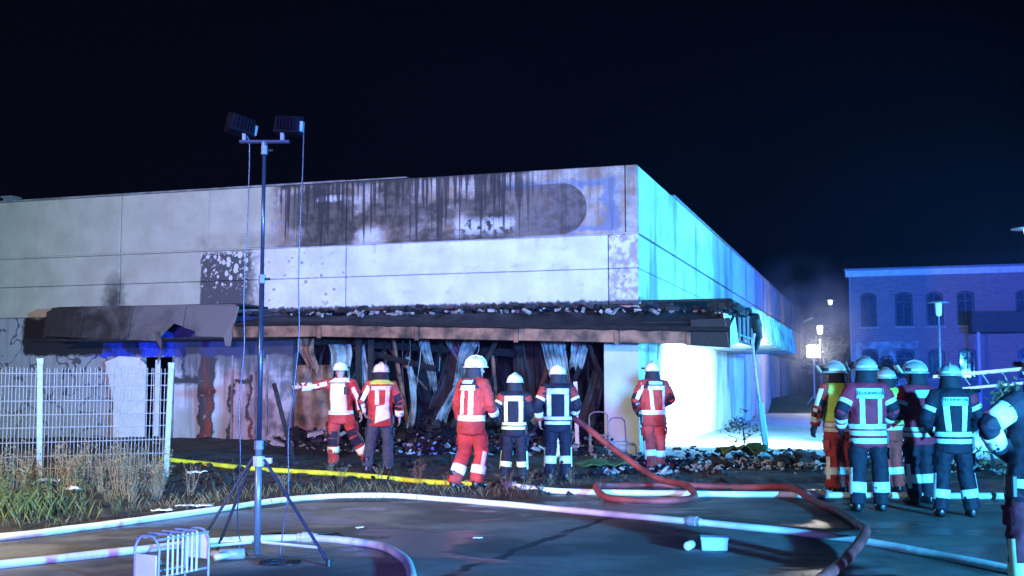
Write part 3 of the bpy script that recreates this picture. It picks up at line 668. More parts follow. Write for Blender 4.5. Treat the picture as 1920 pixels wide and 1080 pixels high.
# ------------------------------------------------------------------ weeds
def weed_mesh(seed, h, green):
    rr = random.Random(seed); m_ = MB()
    for k in range(rr.randint(7, 12)):
        a = rr.uniform(0, 6.3); tip = Vector((math.cos(a)*rr.uniform(.05, .4)*h, math.sin(a)*rr.uniform(.05, .4)*h, h*rr.uniform(.5, 1.05)))
        b = Vector((math.cos(a)*.03, math.sin(a)*.03, -.05)); mid = (b+tip)/2 + Vector((rr.gauss(0, .03), rr.gauss(0, .03), .08*h))
        pts = catmull([b, mid, tip], 3); m_.tube(pts, [.006-.0007*i for i in range(len(pts))], 3)
        for q in range(rr.randint(6, 13)):
            t = rr.uniform(.3, 1); p = b.lerp(mid, t*2) if t < .5 else mid.lerp(tip, t*2-1)
            d = Vector((rr.gauss(0, 1), rr.gauss(0, 1), rr.gauss(.7, .5))).normalized()*rr.uniform(.05, .15)*h; s_ = d.cross(Vector((rr.random(), rr.random(), .3))).normalized()*rr.uniform(.004, .011)
            m_.add([p, p+d*.5+s_, p+d, p+d*.5-s_], [(0, 1, 2, 3)])
    return m_.mesh('weed_stems', 'weedgreen' if green else 'weedstem')
wm = [weed_mesh(20+i, .75, False) for i in range(5)]; wg = [weed_mesh(40+i, .42, True) for i in range(3)]
rr = random.Random(9)
spots = [(-5.0, 14.7, 1.15), (-4.7, 15.0, 1.2), (-4.55, 14.5, .9), (-5.3, 15.3, 1.25), (-5.9, 15.2, 1.1), (-6.3, 14.4, 1.2), (-6.8, 14.6, 1.3), (-6.6, 13.6, 1.1), (-5.6, 14.9, 1.0), (-5.05, 15.7, 1.3), (-4.35, 15.3, .8), (-6.1, 15.9, 1.3), (-7.3, 14.9, 1.3), (-6.9, 13.2, .9), (-3.9, 16.0, .7), (-5.75, 13.5, .8), (-4.95, 13.9, .7), (-3.3, 16.4, .6), (-2.6, 17.0, .7), (-2.0, 17.4, .65), (-3.0, 18.6, .7), (-1.5, 17.9, .7), (-.9, 16.1, .55), (-.1, 16.0, .6), (.2, 16.3, .65), (.55, 16.4, .6), (.9, 17.0, .6), (-5.5, 16.3, 1.2), (-4.75, 14.1, .9), (-6.45, 15.0, 1.1)]
spots += [(-4.7-.09*k+rr.gauss(0, .12), 15.2+.1*math.sin(k*2.)+rr.gauss(0, .5)-.02*k, rr.uniform(.7, 1.2)) for k in range(26)]
for x, y, s_ in spots:
    o = link_mesh('dry_weed', rr.choice(wm), None); o.location = (x, y, gz(x, y)-.01); s_ *= .78; o.scale = (s_*1.15, s_*1.15, s_*rr.uniform(.8, 1.1)); o.rotation_euler = (0, 0, rr.uniform(0, 6))
    tag(o, 'dry brown weed standing on the verge' if x > -4.2 else 'tall dry brown weed growing along the mesh fence', 'weed', 'dry weeds on the verge' if x > -4.2 else 'dry weeds along the fence')
for x, y, s_ in [(-5.55, 13.2, 1.1), (-5.25, 13.0, 1.2), (-5.75, 12.8, 1.1), (-5.0, 13.3, .9), (-5.4, 12.5, .9), (-6.0, 13.3, 1.2), (-4.65, 13.3, .6)]:
    o = link_mesh('green_weed', rr.choice(wg), None); o.location = (x, y, gz(x, y)-.01); o.scale = (s_, s_, s_); o.rotation_euler = (0, 0, rr.uniform(0, 6))
    tag(o, 'fresh green weed clump near the white hose and fence', 'weed', 'green weeds at the verge corner')
gm = MB(); rr = random.Random(31)
def blades(n, fx, hmin, hmax):
    for k in range(n):
        x, y = fx(rr); z = gz(x, y)
        if z < 0: continue
        h = rr.uniform(hmin, hmax); a = rr.uniform(0, 6.3); b = Vector((x, y, z-.01)); ln = Vector((math.cos(a), math.sin(a), 0)); sd = Vector((-ln.y, ln.x, 0))*.0035
        gm.add([b-sd, b+sd, b+ln*h*.25+Vector((0, 0, h*.6))+sd*.6, b+ln*h*.6+Vector((0, 0, h)), b+ln*h*.25+Vector((0, 0, h*.6))-sd*.6], [(0, 1, 2, 3, 4)])
def clump(r):
    c = r.choice([(-5.5, 13.0), (-5.2, 12.6), (-5.8, 13.4), (-4.4, 13.9), (-4.2, 14.6), (-3.6, 15.2), (-2.9, 15.8), (-2.2, 16.0), (-1.5, 15.9), (-.8, 15.7), (-.2, 15.7), (.4, 15.9), (-5.2, 14.4), (-6.4, 13.6)])
    return c[0]+r.gauss(0, .3), c[1]+r.gauss(0, .28)
blades(1100, clump, .05, .15); blades(900, lambda r: (r.uniform(-9, 2), r.uniform(12, 19)), .04, .12)
tag(gm.build('verge_grass', 'drygrass'), 'sparse dry grass blades on the soil verge', 'grass', kind='stuff'); gm = MB()
blades(380, lambda r: (-5.5+r.gauss(0, .28), 12.9+r.gauss(0, .25)), .10, .26)
tag(gm.build('green_grass', 'weedgreen'), 'patch of fresh green grass beside the white hose', 'grass', kind='stuff')


# ------------------------------------------------------------------ hoses
def hose(label, pts, r, mat, sub=10, couplings=()):
    P = catmull(pts, sub); m_ = MB(); P = [p + Vector((.022*noise.noise(p*1.7), .022*noise.noise(p*1.7+Vector((9, 0, 0))), 0)) for p in P]; m_.tube(P, [r*(1+.10*noise.noise(p*2.3)) for p in P], 10, flat=.9); o = m_.build('fire_hose', mat, smooth=True)
    if couplings:
        e = empty('fire_hose', (0, 0, 0), 0, label, 'hose'); o.name = 'hose_line'; o.parent = e
        for c, d in couplings:
            c = Vector(c); d = Vector(d).normalized(); q = MB(); q.tube([c-d*.10, c-d*.05, c-d*.05, c+d*.05, c+d*.05, c+d*.10], [r*1.12, r*1.12, r*1.4, r*1.4, r*1.12, r*1.12], 12); q.build('coupling', 'galv', e)
        return e
    return tag(o, label, 'hose')
def gp(l, r): return [(x, y, max(gz(x, y), 0)+r*.9) for x, y in l]
hose('long white fire hose curving past the verge and across the asphalt', gp([(-6.2, 10.6), (-5.14, 11.45), (-4.44, 12.44), (-3.64, 13.83), (-2.83, 14.95), (-1.82, 15.35), (-.86, 15.05), (.65, 13.83), (2.02, 12.66), (3.0, 11.75), (3.5, 11.0), (3.9, 10.1), (4.3, 9.0), (4.6, 7.8)], .043), .043, 'hosewhite', couplings=(((2.02, 12.66, .042), (1.1, -1, 0)),))
hose('yellow fire hose running from the fence end to a coupling', gp([(-6.3, 20.1), (-4.33, 19.2), (-2.66, 18.2), (-1.13, 17.1), (-.04, 16.45)], .046), .046, 'hoseyellow', couplings=(((-.04, 16.45, max(gz(-.04, 16.45), 0)+.045), (1.2, -.55, 0)),))
hose('straight white fire hose laid behind the red hose loop', gp([(.02, 16.42), (.6, 16.15), (1.28, 15.95), (2.2, 15.8), (3.24, 15.68), (5.4, 15.52), (6.9, 15.45), (9, 15.4)], .048), .048, 'hosewhite', couplings=(((4.3, 15.6, .05), (1, -.07, 0)),))
hose('dirty grey fire hose bending round the lighting tripod', gp([(-5.2, 9.0), (-4.37, 9.75), (-3.58, 10.48), (-2.95, 11.1), (-2.15, 11.38), (-1.45, 11.05), (-1.05, 10.4), (-.82, 9.3), (-.8, 8.2)], .042), .042, 'hosegrey', couplings=(((-2.05, 11.38, .04), (1, -.05, 0)),))
hose('thick red fire hose with a loop, held by the fireman in navy', [(.88, 18.5, 1.06), (1.00, 18.17, 1.00), (1.25, 17.75, .82), (1.65, 17.2, .50), (2.1, 16.4, .20), (2.42, 15.75, .16), (2.42, 15.1, .06), (2.0, 14.75, .05), (1.55, 14.85, .05), (1.25, 15.3, .05), (1.2, 15.9, .14), (1.5, 16.6, .07), (2.1, 16.9, .06), (2.75, 16.8, .06), (3.35, 16.5, .06), (3.72, 15.95, .12), (3.85, 15.4, .14), (3.9, 14.4, .05), (3.88, 13.3, .05), (3.72, 12.2, .06), (3.45, 11.1, .15), (3.15, 10.4, .09), (2.75, 9.6, .05), (2.4, 8.9, .05)], .052, 'hosered', 8)

# ------------------------------------------------------------------ lighting tripod
TX, TY = -2.28, 10.17
tp = empty('light_stand', (TX, TY, 0), 0, 'tall tripod light mast with two unlit floodlights on a crossbar', 'light stand')
MB().tube([(0, 0, .06), (0, 0, 1.05)], .032, 10).build('base_tube', 'mastbase', tp, smooth=True)
MB().tube([(0, 0, 1.0), (0, 0, 2.55)], .024, 10).build('mast_section', 'steelblue', tp, smooth=True)
MB().tube([(0, 0, 2.5), (0, 0, 3.76)], .018, 10).build('mast_section', 'steelblue', tp, smooth=True)
for zz, r in ((1.03, .045), (2.53, .032), (3.72, .03)):
    MB().tube([(0, 0, zz-.04), (0, 0, zz+.04)], r, 10).build('collar', 'mastbase', tp)
    MB().tube([(.03, 0, zz), (.075, 0, zz)], .012, 6).build('clamp_knob', 'black', tp)
hub = MB(); hub.tube([(0, 0, .84), (0, 0, .93)], .055, 8); hub.box((.06, 0, .89), (.12, .05, .05)); hub.build('leg_hub', 'galv', tp)
for a, l in ((-22, .74), (205, .60), (165, .42)):
    a = R(a); d = Vector((math.cos(a), math.sin(a), 0)); ft = d*l
    lg = MB().tube([d*.06+Vector((0, 0, .90)), ft+Vector((0, 0, .03))], .014, 6).build('leg', 'steelblue' if l > .7 else 'black', tp)
    MB().tube([ft+Vector((0, 0, .0)), ft+Vector((0, 0, .06))], .024, 8).build('rubber_foot', 'black', lg)
    MB().tube([d*.05+Vector((0, 0, .17)), ft*.85+Vector((0, 0, .155))], .013, 6).build('brace', 'alu', tp)
MB().box((0.0, 0, 3.80), (.46, .05, .025)).build('crossbar', 'steelblue', tp, bevel=.004)
MB().tube([(0, 0, 3.72), (0, 0, 3.80)], .028, 8).build('mast_head', 'steelblue', tp)
for x0, yaw, tilt, xo in ((-.185, 35, 12, -.03), (.165, -12, 4, .05)):
    fm = Matrix.Translation((x0+xo, 0, 3.96)) @ Matrix.Rotation(R(yaw), 4, 'Z') @ Matrix.Rotation(R(tilt), 4, 'Y') @ Matrix.Scale(.84, 4)
    h = MB(); h.add([(-.15, -.07, -.10), (.15, -.07, -.10), (.15, .09, -.12), (-.15, .09, -.12), (-.13, -.07, .08), (.13, -.07, .08), (.15, .09, .12), (-.15, .09, .12)], [(3, 2, 1, 0), (4, 5, 6, 7), (0, 1, 5, 4), (1, 2, 6, 5), (2, 3, 7, 6), (3, 0, 4, 7)]).xf(fm)
    hd = h.build('floodlight_housing', 'lampblack', tp, bevel=.008)
    g = MB(); g.box((0, .094, 0), (.26, .006, .2)).xf(fm); g.build('lamp_glass', 'glass', hd)
    fins = MB()
    for k in range(6): fins.box((-.1+.04*k, -.085, 0), (.008, .03, .14))
    fins.xf(fm).build('cooling_fins', 'lampblack', hd)
    jb = MB(); jb.box((.16, 0, -.02), (.04, .07, .12)).xf(fm); jb.build('junction_box', 'mastbase', hd, bevel=.006)
    br = MB(); br.tube([(x0, 0, 3.80), (x0, -.01, 3.90)], .016, 6); br.box((x0, 0, 3.86), (.03, .06, .1)); br.build('bracket', 'mastbase', tp)
def cable(label, pts, r=.006, top=False, mat='black'):
    return MB().tube(catmull(pts, 8), r, 5).build('cable', mat, tp, smooth=True)
cable('', [(-.16, .0, 3.86), (-.14, .02, 3.7), (-.15, .02, 3.0), (-.17, .03, 2.4), (-.16, .04, 1.9), (-.19, .03, 1.4), (-.17, .02, .9), (-.19, .05, .3), (-.1, .1, .02)], mat='steelblue')
cable('', [(.36, .0, 3.93), (.355, 0, 3.5), (.34, 0, 3.0), (.33, .02, 2.5), (.34, .03, 2.0), (.30, .02, 1.5), (.26, .02, 1.1), (.27, .0, .6), (.22, -.05, .1), (.25, -.1, .012), (.1, -.2, .012)], mat='steelblue')
co = [(.25+.16*math.cos(t*.55)*(1+.2*math.sin(t)), -.18+.13*math.sin(t*.55)+.02*math.sin(t*1.7), .012+.002*(t % 5)) for t in range(44)]
tag(MB().tube(catmull([(TX+a, TY+b, c) for a, b, c in co], 4), .008, 5).build('cable_coil', 'black', smooth=True), 'coil of thin black cable lying at the foot of the light mast', 'cable')
tag(MB().tube(catmull([(TX+a, TY+b, .014) for a, b in [(-.35, 1.55), (-.1, 1.75), (.15, 1.7), (.4, 1.75), (.5, 1.6), (.35, 1.5)]], 6), .014, 5).build('cable', 'black', smooth=True), 'black cable snaking over the asphalt behind the light mast', 'cable')
dv = empty('hose_divider', (TX-.22, TY+.02, 0), R(20), 'small pale metal hose coupling piece lying left of the mast foot', 'coupling')
MB().tube([(-.12, 0, .06), (.1, 0, .06)], .05, 10).build('body', 'galv', dv, smooth=True)
for a in (-.6, .6): MB().tube([(0, 0, .06), (-.17, a*.2, .055)], .03, 8).build('port', 'alu', dv, smooth=True)
MB().tube([(.05, 0, .1), (.05, 0, .15)], .012, 6).build('valve_stem', 'black', dv); MB().tube([(.0, 0, .155), (.1, 0, .155)], .012, 6).build('valve_handle', 'bluebox', dv)
tag(MB().tube([(-3.22, 9.9, .04), (-3.12, 9.86, .04), (-3.12, 9.86, .04), (-3.04, 9.83, .04)], [.04, .04, .025, .025], 10).build('hose_coupling', 'galv'), 'loose pale coupling lying beside the tubular rack', 'coupling')

# tubular rack at the lower left
rk = empty('tubular_rack', (-2.69, 9.02, 0), R(62), 'low tubular metal rack with a row of upright bars on the asphalt', 'rack')
def arch(x, w, h, r=.011):
    return MB().tube(catmull([(x, -w, 0), (x, -w, h*.55), (x, -w, h-.09), (x, -w+.05, h-.015), (x, 0, h), (x, w-.05, h-.015), (x, w, h-.09), (x, w, h*.55), (x, w, 0)], 4), r, 6)
for x in (-.27, .27): arch(x, .125, .41).build('end_frame', 'galv', rk, smooth=True)
for yy in (-.115, .115): MB().tube([(-.27, yy, .385), (.27, yy, .385)], .011, 6).build('top_rail', 'galv', rk)
for yy in (-.11, .11): MB().tube([(-.27, yy, .10), (.27, yy, .10)], .010, 6).build('bottom_rail', 'galv', rk)
for k in range(7): MB().box((-.17+.052*k, -.118, .25), (.016, .012, .31)).build('upright_bar', 'whiteboard', rk, bevel=.003)
MB().box((-.275, 0, .16), (.014, .22, .22)).build('end_plate', 'whiteboard', rk, bevel=.004)
MB().box((.275, 0, .27), (.014, .22, .2)).build('end_plate', 'whiteboard', rk, bevel=.004)
for k in range(3): MB().tube([(-.14+.14*k, -.115, .41), (-.14+.14*k, .115, .41)], .009, 6).build('cross_tube', 'galv', rk)

# blue box and bottle
bx = empty('plastic_box', (1.93, 10.85, 0), R(-8), 'small pale blue plastic box lying on the asphalt', 'box')
MB().box((0, 0, .055), (.24, .16, .11), taper=1.06).build('body', 'bluebox', bx, bevel=.008); MB().box((0, 0, .116), (.265, .18, .018)).build('lid', 'bluebox', bx, bevel=.005)
bt = empty('plastic_bottle', (1.70, 10.85, .045), R(65), 'clear plastic bottle lying beside the small blue box', 'bottle')
MB().tube([(-.11, 0, 0), (-.1, 0, 0), (.04, 0, 0), (.08, 0, 0), (.10, 0, 0)], [.03, .042, .042, .02, .014], 10).build('body', 'plasticclear', bt, smooth=True)
MB().tube([(.10, 0, 0), (.125, 0, 0)], .016, 8).build('cap', 'bluebox', bt)
scattered('paper_scrap', ['tiny white scrap on the asphalt right of the light mast', 'tiny pale shred on the asphalt in front of the white hose'], 'litter', 'paper', [(-1.65, 12.3, .09, .04, .02, .7), (-.35, 11.5, .1, .05, .02, .3)])

# ------------------------------------------------------------------ brick building on the right
br = empty('brick_house', (18.1, 60.0, 0), BA, 'two-storey brick building with arched windows bathed in blue light', 'building')
Lx = 15.0; TOP = 7.35
upw = [(.56, 1.40), (2.33, 3.2), (3.88, 4.72), (5.38, 6.24), (8.2, 9.05), (10.0, 10.85)]
lww = [(.6, 1.4), (2.3, 3.24), (3.95, 4.75), (5.34, 6.25), (8.2, 9.05), (10.0, 10.85)]
wall = MB()
def archpts(a, b, z0, z1, n=8):
    return [(a+(b-a)*i/n, z1 + .16*(1-(2*i/n-1)**2)) for i in range(n+1)]
cols = []; prev = 0.
for (a, b), (c, d) in zip(upw, lww):
    wall.box(((prev+a)/2, .15, TOP/2), (a-prev, .3, TOP)); prev = b
    for z0, z1, zb in ((1.75, 3.15, 0.), (4.5, 6.15, None)):
        pass
    A1 = archpts(a, b, 0, 3.15); A2 = archpts(a, b, 0, 6.15)
    wall.box(((a+b)/2, .15, .875), (b-a, .3, 1.75))
    wall.extrude_poly([(x, 0, z) for x, z in A1] + [(b, 0, 4.5), (a, 0, 4.5)], (0, .3, 0))
    wall.extrude_poly([(x, 0, z) for x, z in A2] + [(b, 0, TOP), (a, 0, TOP)], (0, .3, 0))
wall.box(((prev+Lx)/2, .15, TOP/2), (Lx-prev, .3, TOP)); wall.box((.15, 5, TOP/2), (.3, 9.4, TOP)); wall.box((Lx/2, 9.85, TOP/2), (Lx, .3, TOP))
wall.build('wall', 'brick', br)
for (a, b) in upw[:5]:
    for z0, z1 in ((1.75, 3.15), (4.5, 6.15)):
        A = archpts(a+.02, b-.02, z0, z1-.02); w = MB(); inner = archpts(a+.09, b-.09, z0, z1-.09)
        po = [(a+.02, z0)] + A + [(b-.02, z0)]; pi = [(a+.09, z0+.07)] + inner + [(b-.09, z0+.07)]
        n = len(po); vs = [(x, .16, z) for x, z in po] + [(x, .16, z) for x, z in pi] + [(x, .22, z) for x, z in po] + [(x, .22, z) for x, z in pi]
        fs = []
        for i in range(n):
            j = (i+1) % n; fs += [(i, j, n+j, n+i), (n+i, n+j, 3*n+j, 3*n+i)]
        w.add(vs, fs); w.box(((a+b)/2, .19, (z0+z1)/2+.05), (.05, .05, z1-z0-.0)); w.box(((a+b)/2, .185, z1-.35), (b-a-.1, .05, .06))
        wo = w.build('window', 'frame', br)
        g = MB(); g.extrude_poly([(a+.05, .205, z0+.03)] + [(x, .205, z) for x, z in archpts(a+.05, b-.05, z0, z1-.04)] + [(b-.05, .205, z0+.03)], (0, .01, 0)); g.build('pane', 'glass', wo)
        MB().box(((a+b)/2, -.03, z0-.05), (b-a+.16, .14, .09)).build('sill', 'sill', wo)
        if z0 > 4 and a < 3: MB().box(((a+b)/2+.12, .26, z0+.42), (.36, .02, .7)).build('blind', 'whiteboard', wo)
MB().box((Lx/2-.0, -.08, TOP+.0), (Lx+.3, .5, .36)).build('eaves', 'whiteboard', br, bevel=.02)
MB().tube([(-.2, -.36, TOP+.2), (Lx, -.36, TOP+.2)], .07, 8).build('gutter', 'galv', br)
rf = MB(); rf.extrude_poly([(-.3, -.45, TOP+.2), (-.3, 10.4, TOP+.2), (-.3, 5, TOP+1.5)], (Lx+.6, 0, 0)); rf.build('roof', 'roof', br)
MB().tube([(.06, -.10, 0), (.06, -.10, TOP+.1)], .05, 8).build('downpipe', 'galv', br)
panel_ = MB().box((1.72, -.02, 1.85), (3.36, .04, 3.7)).build('plaster_panel', 'plaster', br)
# the panel is pierced by the lower windows: rebuild it as strips
me = MB(); me.box((.32, -.02, 1.85), (.5, .036, 3.7)); me.box((1.87, -.02, 1.85), (.88, .036, 3.7)); me.box((3.32, -.02, 1.85), (.2, .036, 3.7)); me.box((.98, -.02, 3.52), (.8, .034, .36)); me.box((2.78, -.02, 3.52), (.84, .034, .36)); me.box((.98, -.02, .8), (.8, .034, 1.6)); me.box((2.78, -.02, .8), (.84, .034, 1.6))
panel_.data = me.mesh('plaster_panel', 'plaster')
pc = MB(); pc.box((10.2, -1.2, 4.55), (8.6, 2.4, 1.0)); pc.build('dark_block', 'roof', br)  # long dark block standing out from the brick front on two posts
for xx in (6.2, 10.5): MB().box((xx, -2.2, 2.03), (.14, .14, 4.06)).build('block_post', 'galv', br)

# street lamps and far lights
def street_lamp(loc, h, label, lit, group=None, s=1.):
    e = empty('street_lamp', loc, 0, label, 'street lamp', group)
    MB().tube([(0, 0, -.02), (0, 0, h*.5), (0, 0, h-.5)], [.06*s, .045*s, .04*s], 8).build('pole', 'polegrey', e, smooth=True)
    MB().tube([(0, 0, h-.5), (0, 0, h-.45), (0, 0, h-.4), (0, 0, h-.05)], [.06*s, .09*s, .10*s, .12*s], 10).build('lamp_glass', 'lampglow' if lit else 'plasticclear', e, smooth=True)
    MB().tube([(0, 0, h-.05), (0, 0, h-.02), (0, 0, h+.03)], [.36*s, .34*s, .08*s], 14).build('lamp_shade', 'polegrey', e, smooth=True)
    if lit:
        d = bpy.data.lights.new('lamp_light', 'POINT'); d.energy = 120; d.color = (1, .9, .75); d.shadow_soft_size = .1
        o = bpy.data.objects.new('lamp_light', d); COL.objects.link(o); o.parent = e; o.location = (0, 0, h-.75)
street_lamp((14.5, 38, 0), 4.3, 'unlit post lamp with flat disc shade before the brick building', False, s=1.)
street_lamp((17.33, 63, 0), 4.75, 'lit post lamp beside the dark tree', True, s=1.4)
street_lamp((26.2, 92, 0), 8.3, 'small distant lit lamp above the dark tree', True, s=1.4)
street_lamp((14.0, 30, 0), 5.75, 'tall lit lamp at the end of the brick building front', True, s=1.4)
wk = empty('added_lamp', (8.08, 26.3, 0), math.atan2(-2.9, 5.7), 'added low lamp on a short stand, put there to whiten the side wall', 'added lamp')  # added lamp body for the low spot, hidden behind the group
MB().tube([(0, 0, .02), (0, 0, .48)], .02, 8).build('stand', 'galv', wk)
for a in (30, 150, 270): MB().tube([(0, 0, .25), (math.cos(R(a))*.25, math.sin(R(a))*.25, .012)], .012, 6).build('leg', 'galv', wk)
MB().box((0, 0, .62), (.34, .10, .26)).build('housing', 'lampblack', wk, bevel=.01); MB().box((0, .055, .62), (.30, .012, .22)).build('lit_glass', 'floodglow', wk)
fl = empty('floodlight', (15.6, 58, 0), 0, 'dazzling lit floodlight on a stand at the far wall end', 'floodlight')
MB().tube([(0, 0, 0), (0, 0, 2.9)], .04, 8).build('stand', 'galv', fl)
MB().box((0, .08, 3.15), (.75, .14, .7)).build('housing', 'lampblack', fl); MB().box((0, 0, 3.15), (.66, .02, .6)).build('lit_glass', 'floodglow', fl)
for a in (30, 150, 270): MB().tube([(0, 0, .9), (math.cos(R(a))*.7, math.sin(R(a))*.7, .02)], .03, 6).build('leg', 'galv', fl)
spot('far_floodlight', (15.6, 57.6, 3.15), (14.5, 40, 2.5), 650, (1, .95, .88), 150, .5)
sg = empty('wall_lamp', bw(.0, 46, 0), BA, 'bracket lamp sticking out from the far end of the side wall', 'lamp')
MB().tube([(0, 0, 5.0), (.5, 0, 5.2), (1.0, 0, 5.3)], .05, 6).build('arm', 'galv', sg); MB().box((1.1, 0, 5.35), (.6, .25, .12), rot=Matrix.Rotation(R(-25), 3, 'Y')).build('lamp_head', 'whiteboard', sg)

# trees and shrubs
def tree(name, loc, h, rx, label, cat, n, leaf, mat, trunk_h, seed):
    e = empty(name, loc, 0, label, cat); rr = random.Random(seed); tk = MB(); tk.tube(catmull([(0, 0, -.1), (.03, 0, h*.3), (0, .03, h*.85)], 4), [.12*h/5*(1-.09*i) for i in range(9)], 7)
    for k in range(14):
        a = rr.uniform(0, 6.3); z0 = h*rr.uniform(trunk_h, .8); tk.tube([(0, 0, z0), (math.cos(a)*rx*.7, math.sin(a)*rx*.7, z0+h*.12)], [.03*h/5, .008], 5)
    tk.build('trunk', 'bark', e); m_ = MB()
    cl = [(rr.uniform(0, 6.3), rr.uniform(.15, 1), rr.uniform(trunk_h, 1)) for _ in range(26)]
    for k in range(n):
        a, q, t = rr.choice(cl); w = rx*math.sin(max(.05, min(1, (1.06-t)/(1.06-trunk_h)))*1.9)*q
        p = Vector((math.cos(a)*w+rr.gauss(0, rx*.16), math.sin(a)*w+rr.gauss(0, rx*.16), h*t+rr.gauss(0, h*.05)))
        d = Vector((rr.gauss(0, 1), rr.gauss(0, 1), rr.gauss(0, .7))).normalized()*leaf; s_ = d.cross(Vector((rr.random(), rr.random(), rr.random()+.1))).normalized()*leaf*.4
        m_.add([p-d, p+s_, p+d, p-s_], [(0, 1, 2, 3)])
    m_.build('crown', mat, e)
tree('dark_tree', (18.6, 66, 0), 5.6, 1.5, 'dark bushy tree between the lit post lamp and brick building', 'tree', 3500, .14, 'bush', .18, 2)
tree('shrub', (6.6, 14.9, 0), 1.55, .42, 'straggly shrub with yellowish leaves behind the outstretched arm', 'shrub', 600, .05, 'weedstem', .1, 3)
tree('shrub', (18.9, 56.5, 0), 2.6, 1.1, 'wide shrub before the plastered wall of the brick building', 'shrub', 1500, .1, 'bush', .1, 4)
tree('shrub', (4.95, 24.2, 0), .95, .45, 'small leafless shrub growing out of the floodlit rubble', 'shrub', 160, .05, 'weedgreen', .2, 6)

# ladder resting on trestles behind the group
ld = empty('ladder', (0, 0, 0), 0, 'bright aluminium ladder lying level behind the group of firefighters', 'ladder')
L0 = Vector((7.35, 19.6, 1.68)); L1 = Vector((10.2, 17.6, 2.0)); dirv = (L1-L0).normalized(); sidev = Vector((-dirv.y, dirv.x, 0)).normalized()
upv = Vector((0, 0, 1))
def bar(a, b, w, h, name, mat, par):
    d = (b-a).normalized(); s_ = d.cross(upv).normalized()*w/2; u = s_.cross(d).normalized()*h/2; m_ = MB()
    m_.add([a-s_-u, a+s_-u, a+s_+u, a-s_+u, b-s_-u, b+s_-u, b+s_+u, b-s_+u], [(0, 1, 2, 3), (7, 6, 5, 4), (0, 4, 5, 1), (1, 5, 6, 2), (2, 6, 7, 3), (3, 7, 4, 0)]); return m_.build(name, mat, par)
for s_ in (0, .42):
    bar(L0+sidev*s_, L1+sidev*s_, .035, .05, 'rail', 'alu', ld); bar(L0+sidev*s_+Vector((.25, -.18, -.22)), L1+sidev*s_-Vector((0, 0, .22)), .03, .04, 'lower_rail', 'alu', ld)
for k in range(11):
    p = L0.lerp(L1, (k+.5)/11); MB().tube([p, p+sidev*.42], .015, 6).build('rung', 'alu', ld)
    q = L0.lerp(L1, (k+1)/11.5); MB().tube([p, q-Vector((0, 0, .2))], .012, 5).build('truss_bar', 'alu', ld)
tr = empty('trestle', (9.9, 17.95, 0), R(35), 'dark trestle carrying the far end of the aluminium ladder', 'trestle')
for s_ in (-1, 1):
    for q in (-1, 1): MB().tube([(s_*.25, q*.1, 1.72), (s_*.35, q*.4, 0)], .025, 6).build('leg', 'black', tr)
MB().box((0, 0, 1.73), (.8, .25, .06)).build('top_bar', 'black', tr)
tr = empty('trestle', (7.72, 19.35, 0), R(35), 'dark trestle carrying the tip of the aluminium ladder', 'trestle')
for s_ in (-1, 1):
    for q in (-1, 1): MB().tube([(s_*.25, q*.1, 1.42), (s_*.35, q*.4, 0)], .025, 6).build('leg', 'black', tr)
MB().box((0, 0, 1.44), (.8, .25, .06)).build('top_bar', 'black', tr)

# ------------------------------------------------------------------ people
SECT = [(.74, .200, .150, 0), (.80, .212, .155, 0), (.95, .205, .148, 0), (1.08, .200, .142, 0), (1.22, .215, .150, 0), (1.35, .225, .150, 0), (1.42, .215, .140, -.01), (1.47, .165, .120, -.012), (1.51, .100, .095, -.005), (1.56, .080, .085, .0)]
def sect(z):
    if z <= SECT[0][0]: return SECT[0][1:]
    for a, b in zip(SECT, SECT[1:]):
        if a[0] <= z <= b[0]:
            t = (z-a[0])/(b[0]-a[0]); return tuple(a[i]+(b[i]-a[i])*t for i in (1, 2, 3))
    return SECT[-1][1:]
def lerp(a, b, t): return Vector(a).lerp(Vector(b), t)
def hand(mb, w, d, n, side, curl=.5, fat=1.):
    """palm, four unequal bent fingers and a thumb leaving the side of the palm"""
    w = Vector(w); d = Vector(d).normalized(); n = Vector(n); n = (n-d*n.dot(d)).normalized(); s = d.cross(n)*side
    m = Matrix((s, d, n)).transposed()
    mb.ell(w+d*.05, (.042*fat, .055, .021*fat), 10, 7, rot=m)
    mb.tube([w-d*.03, w+d*.02], .028*fat, 8)
    for k, ln in enumerate((.070, .080, .074, .058)):
        b = w+d*.088+s*(.031-.0205*k); c1 = b+(d*math.cos(curl*.6)+n*math.sin(curl*.6))*ln*.45; c2 = c1+(d*math.cos(curl*1.5)+n*math.sin(curl*1.5))*ln*.32; c3 = c2+(d*math.cos(curl*2.3)+n*math.sin(curl*2.3))*ln*.28
        mb.tube([b-d*.02, b, c1, c2, c3], [.0105*fat]*3+[.0098*fat, .008*fat], 7)
    b = w+d*.025+s*.036; t1 = b+(s*.7+d*.6+n*.35)*.04; t2 = t1+(s*.25+d*.85+n*.45)*.036
    mb.tube([b-s*.015, b, t1, t2], [.014*fat, .0135*fat, .012*fat, .009*fat], 7)

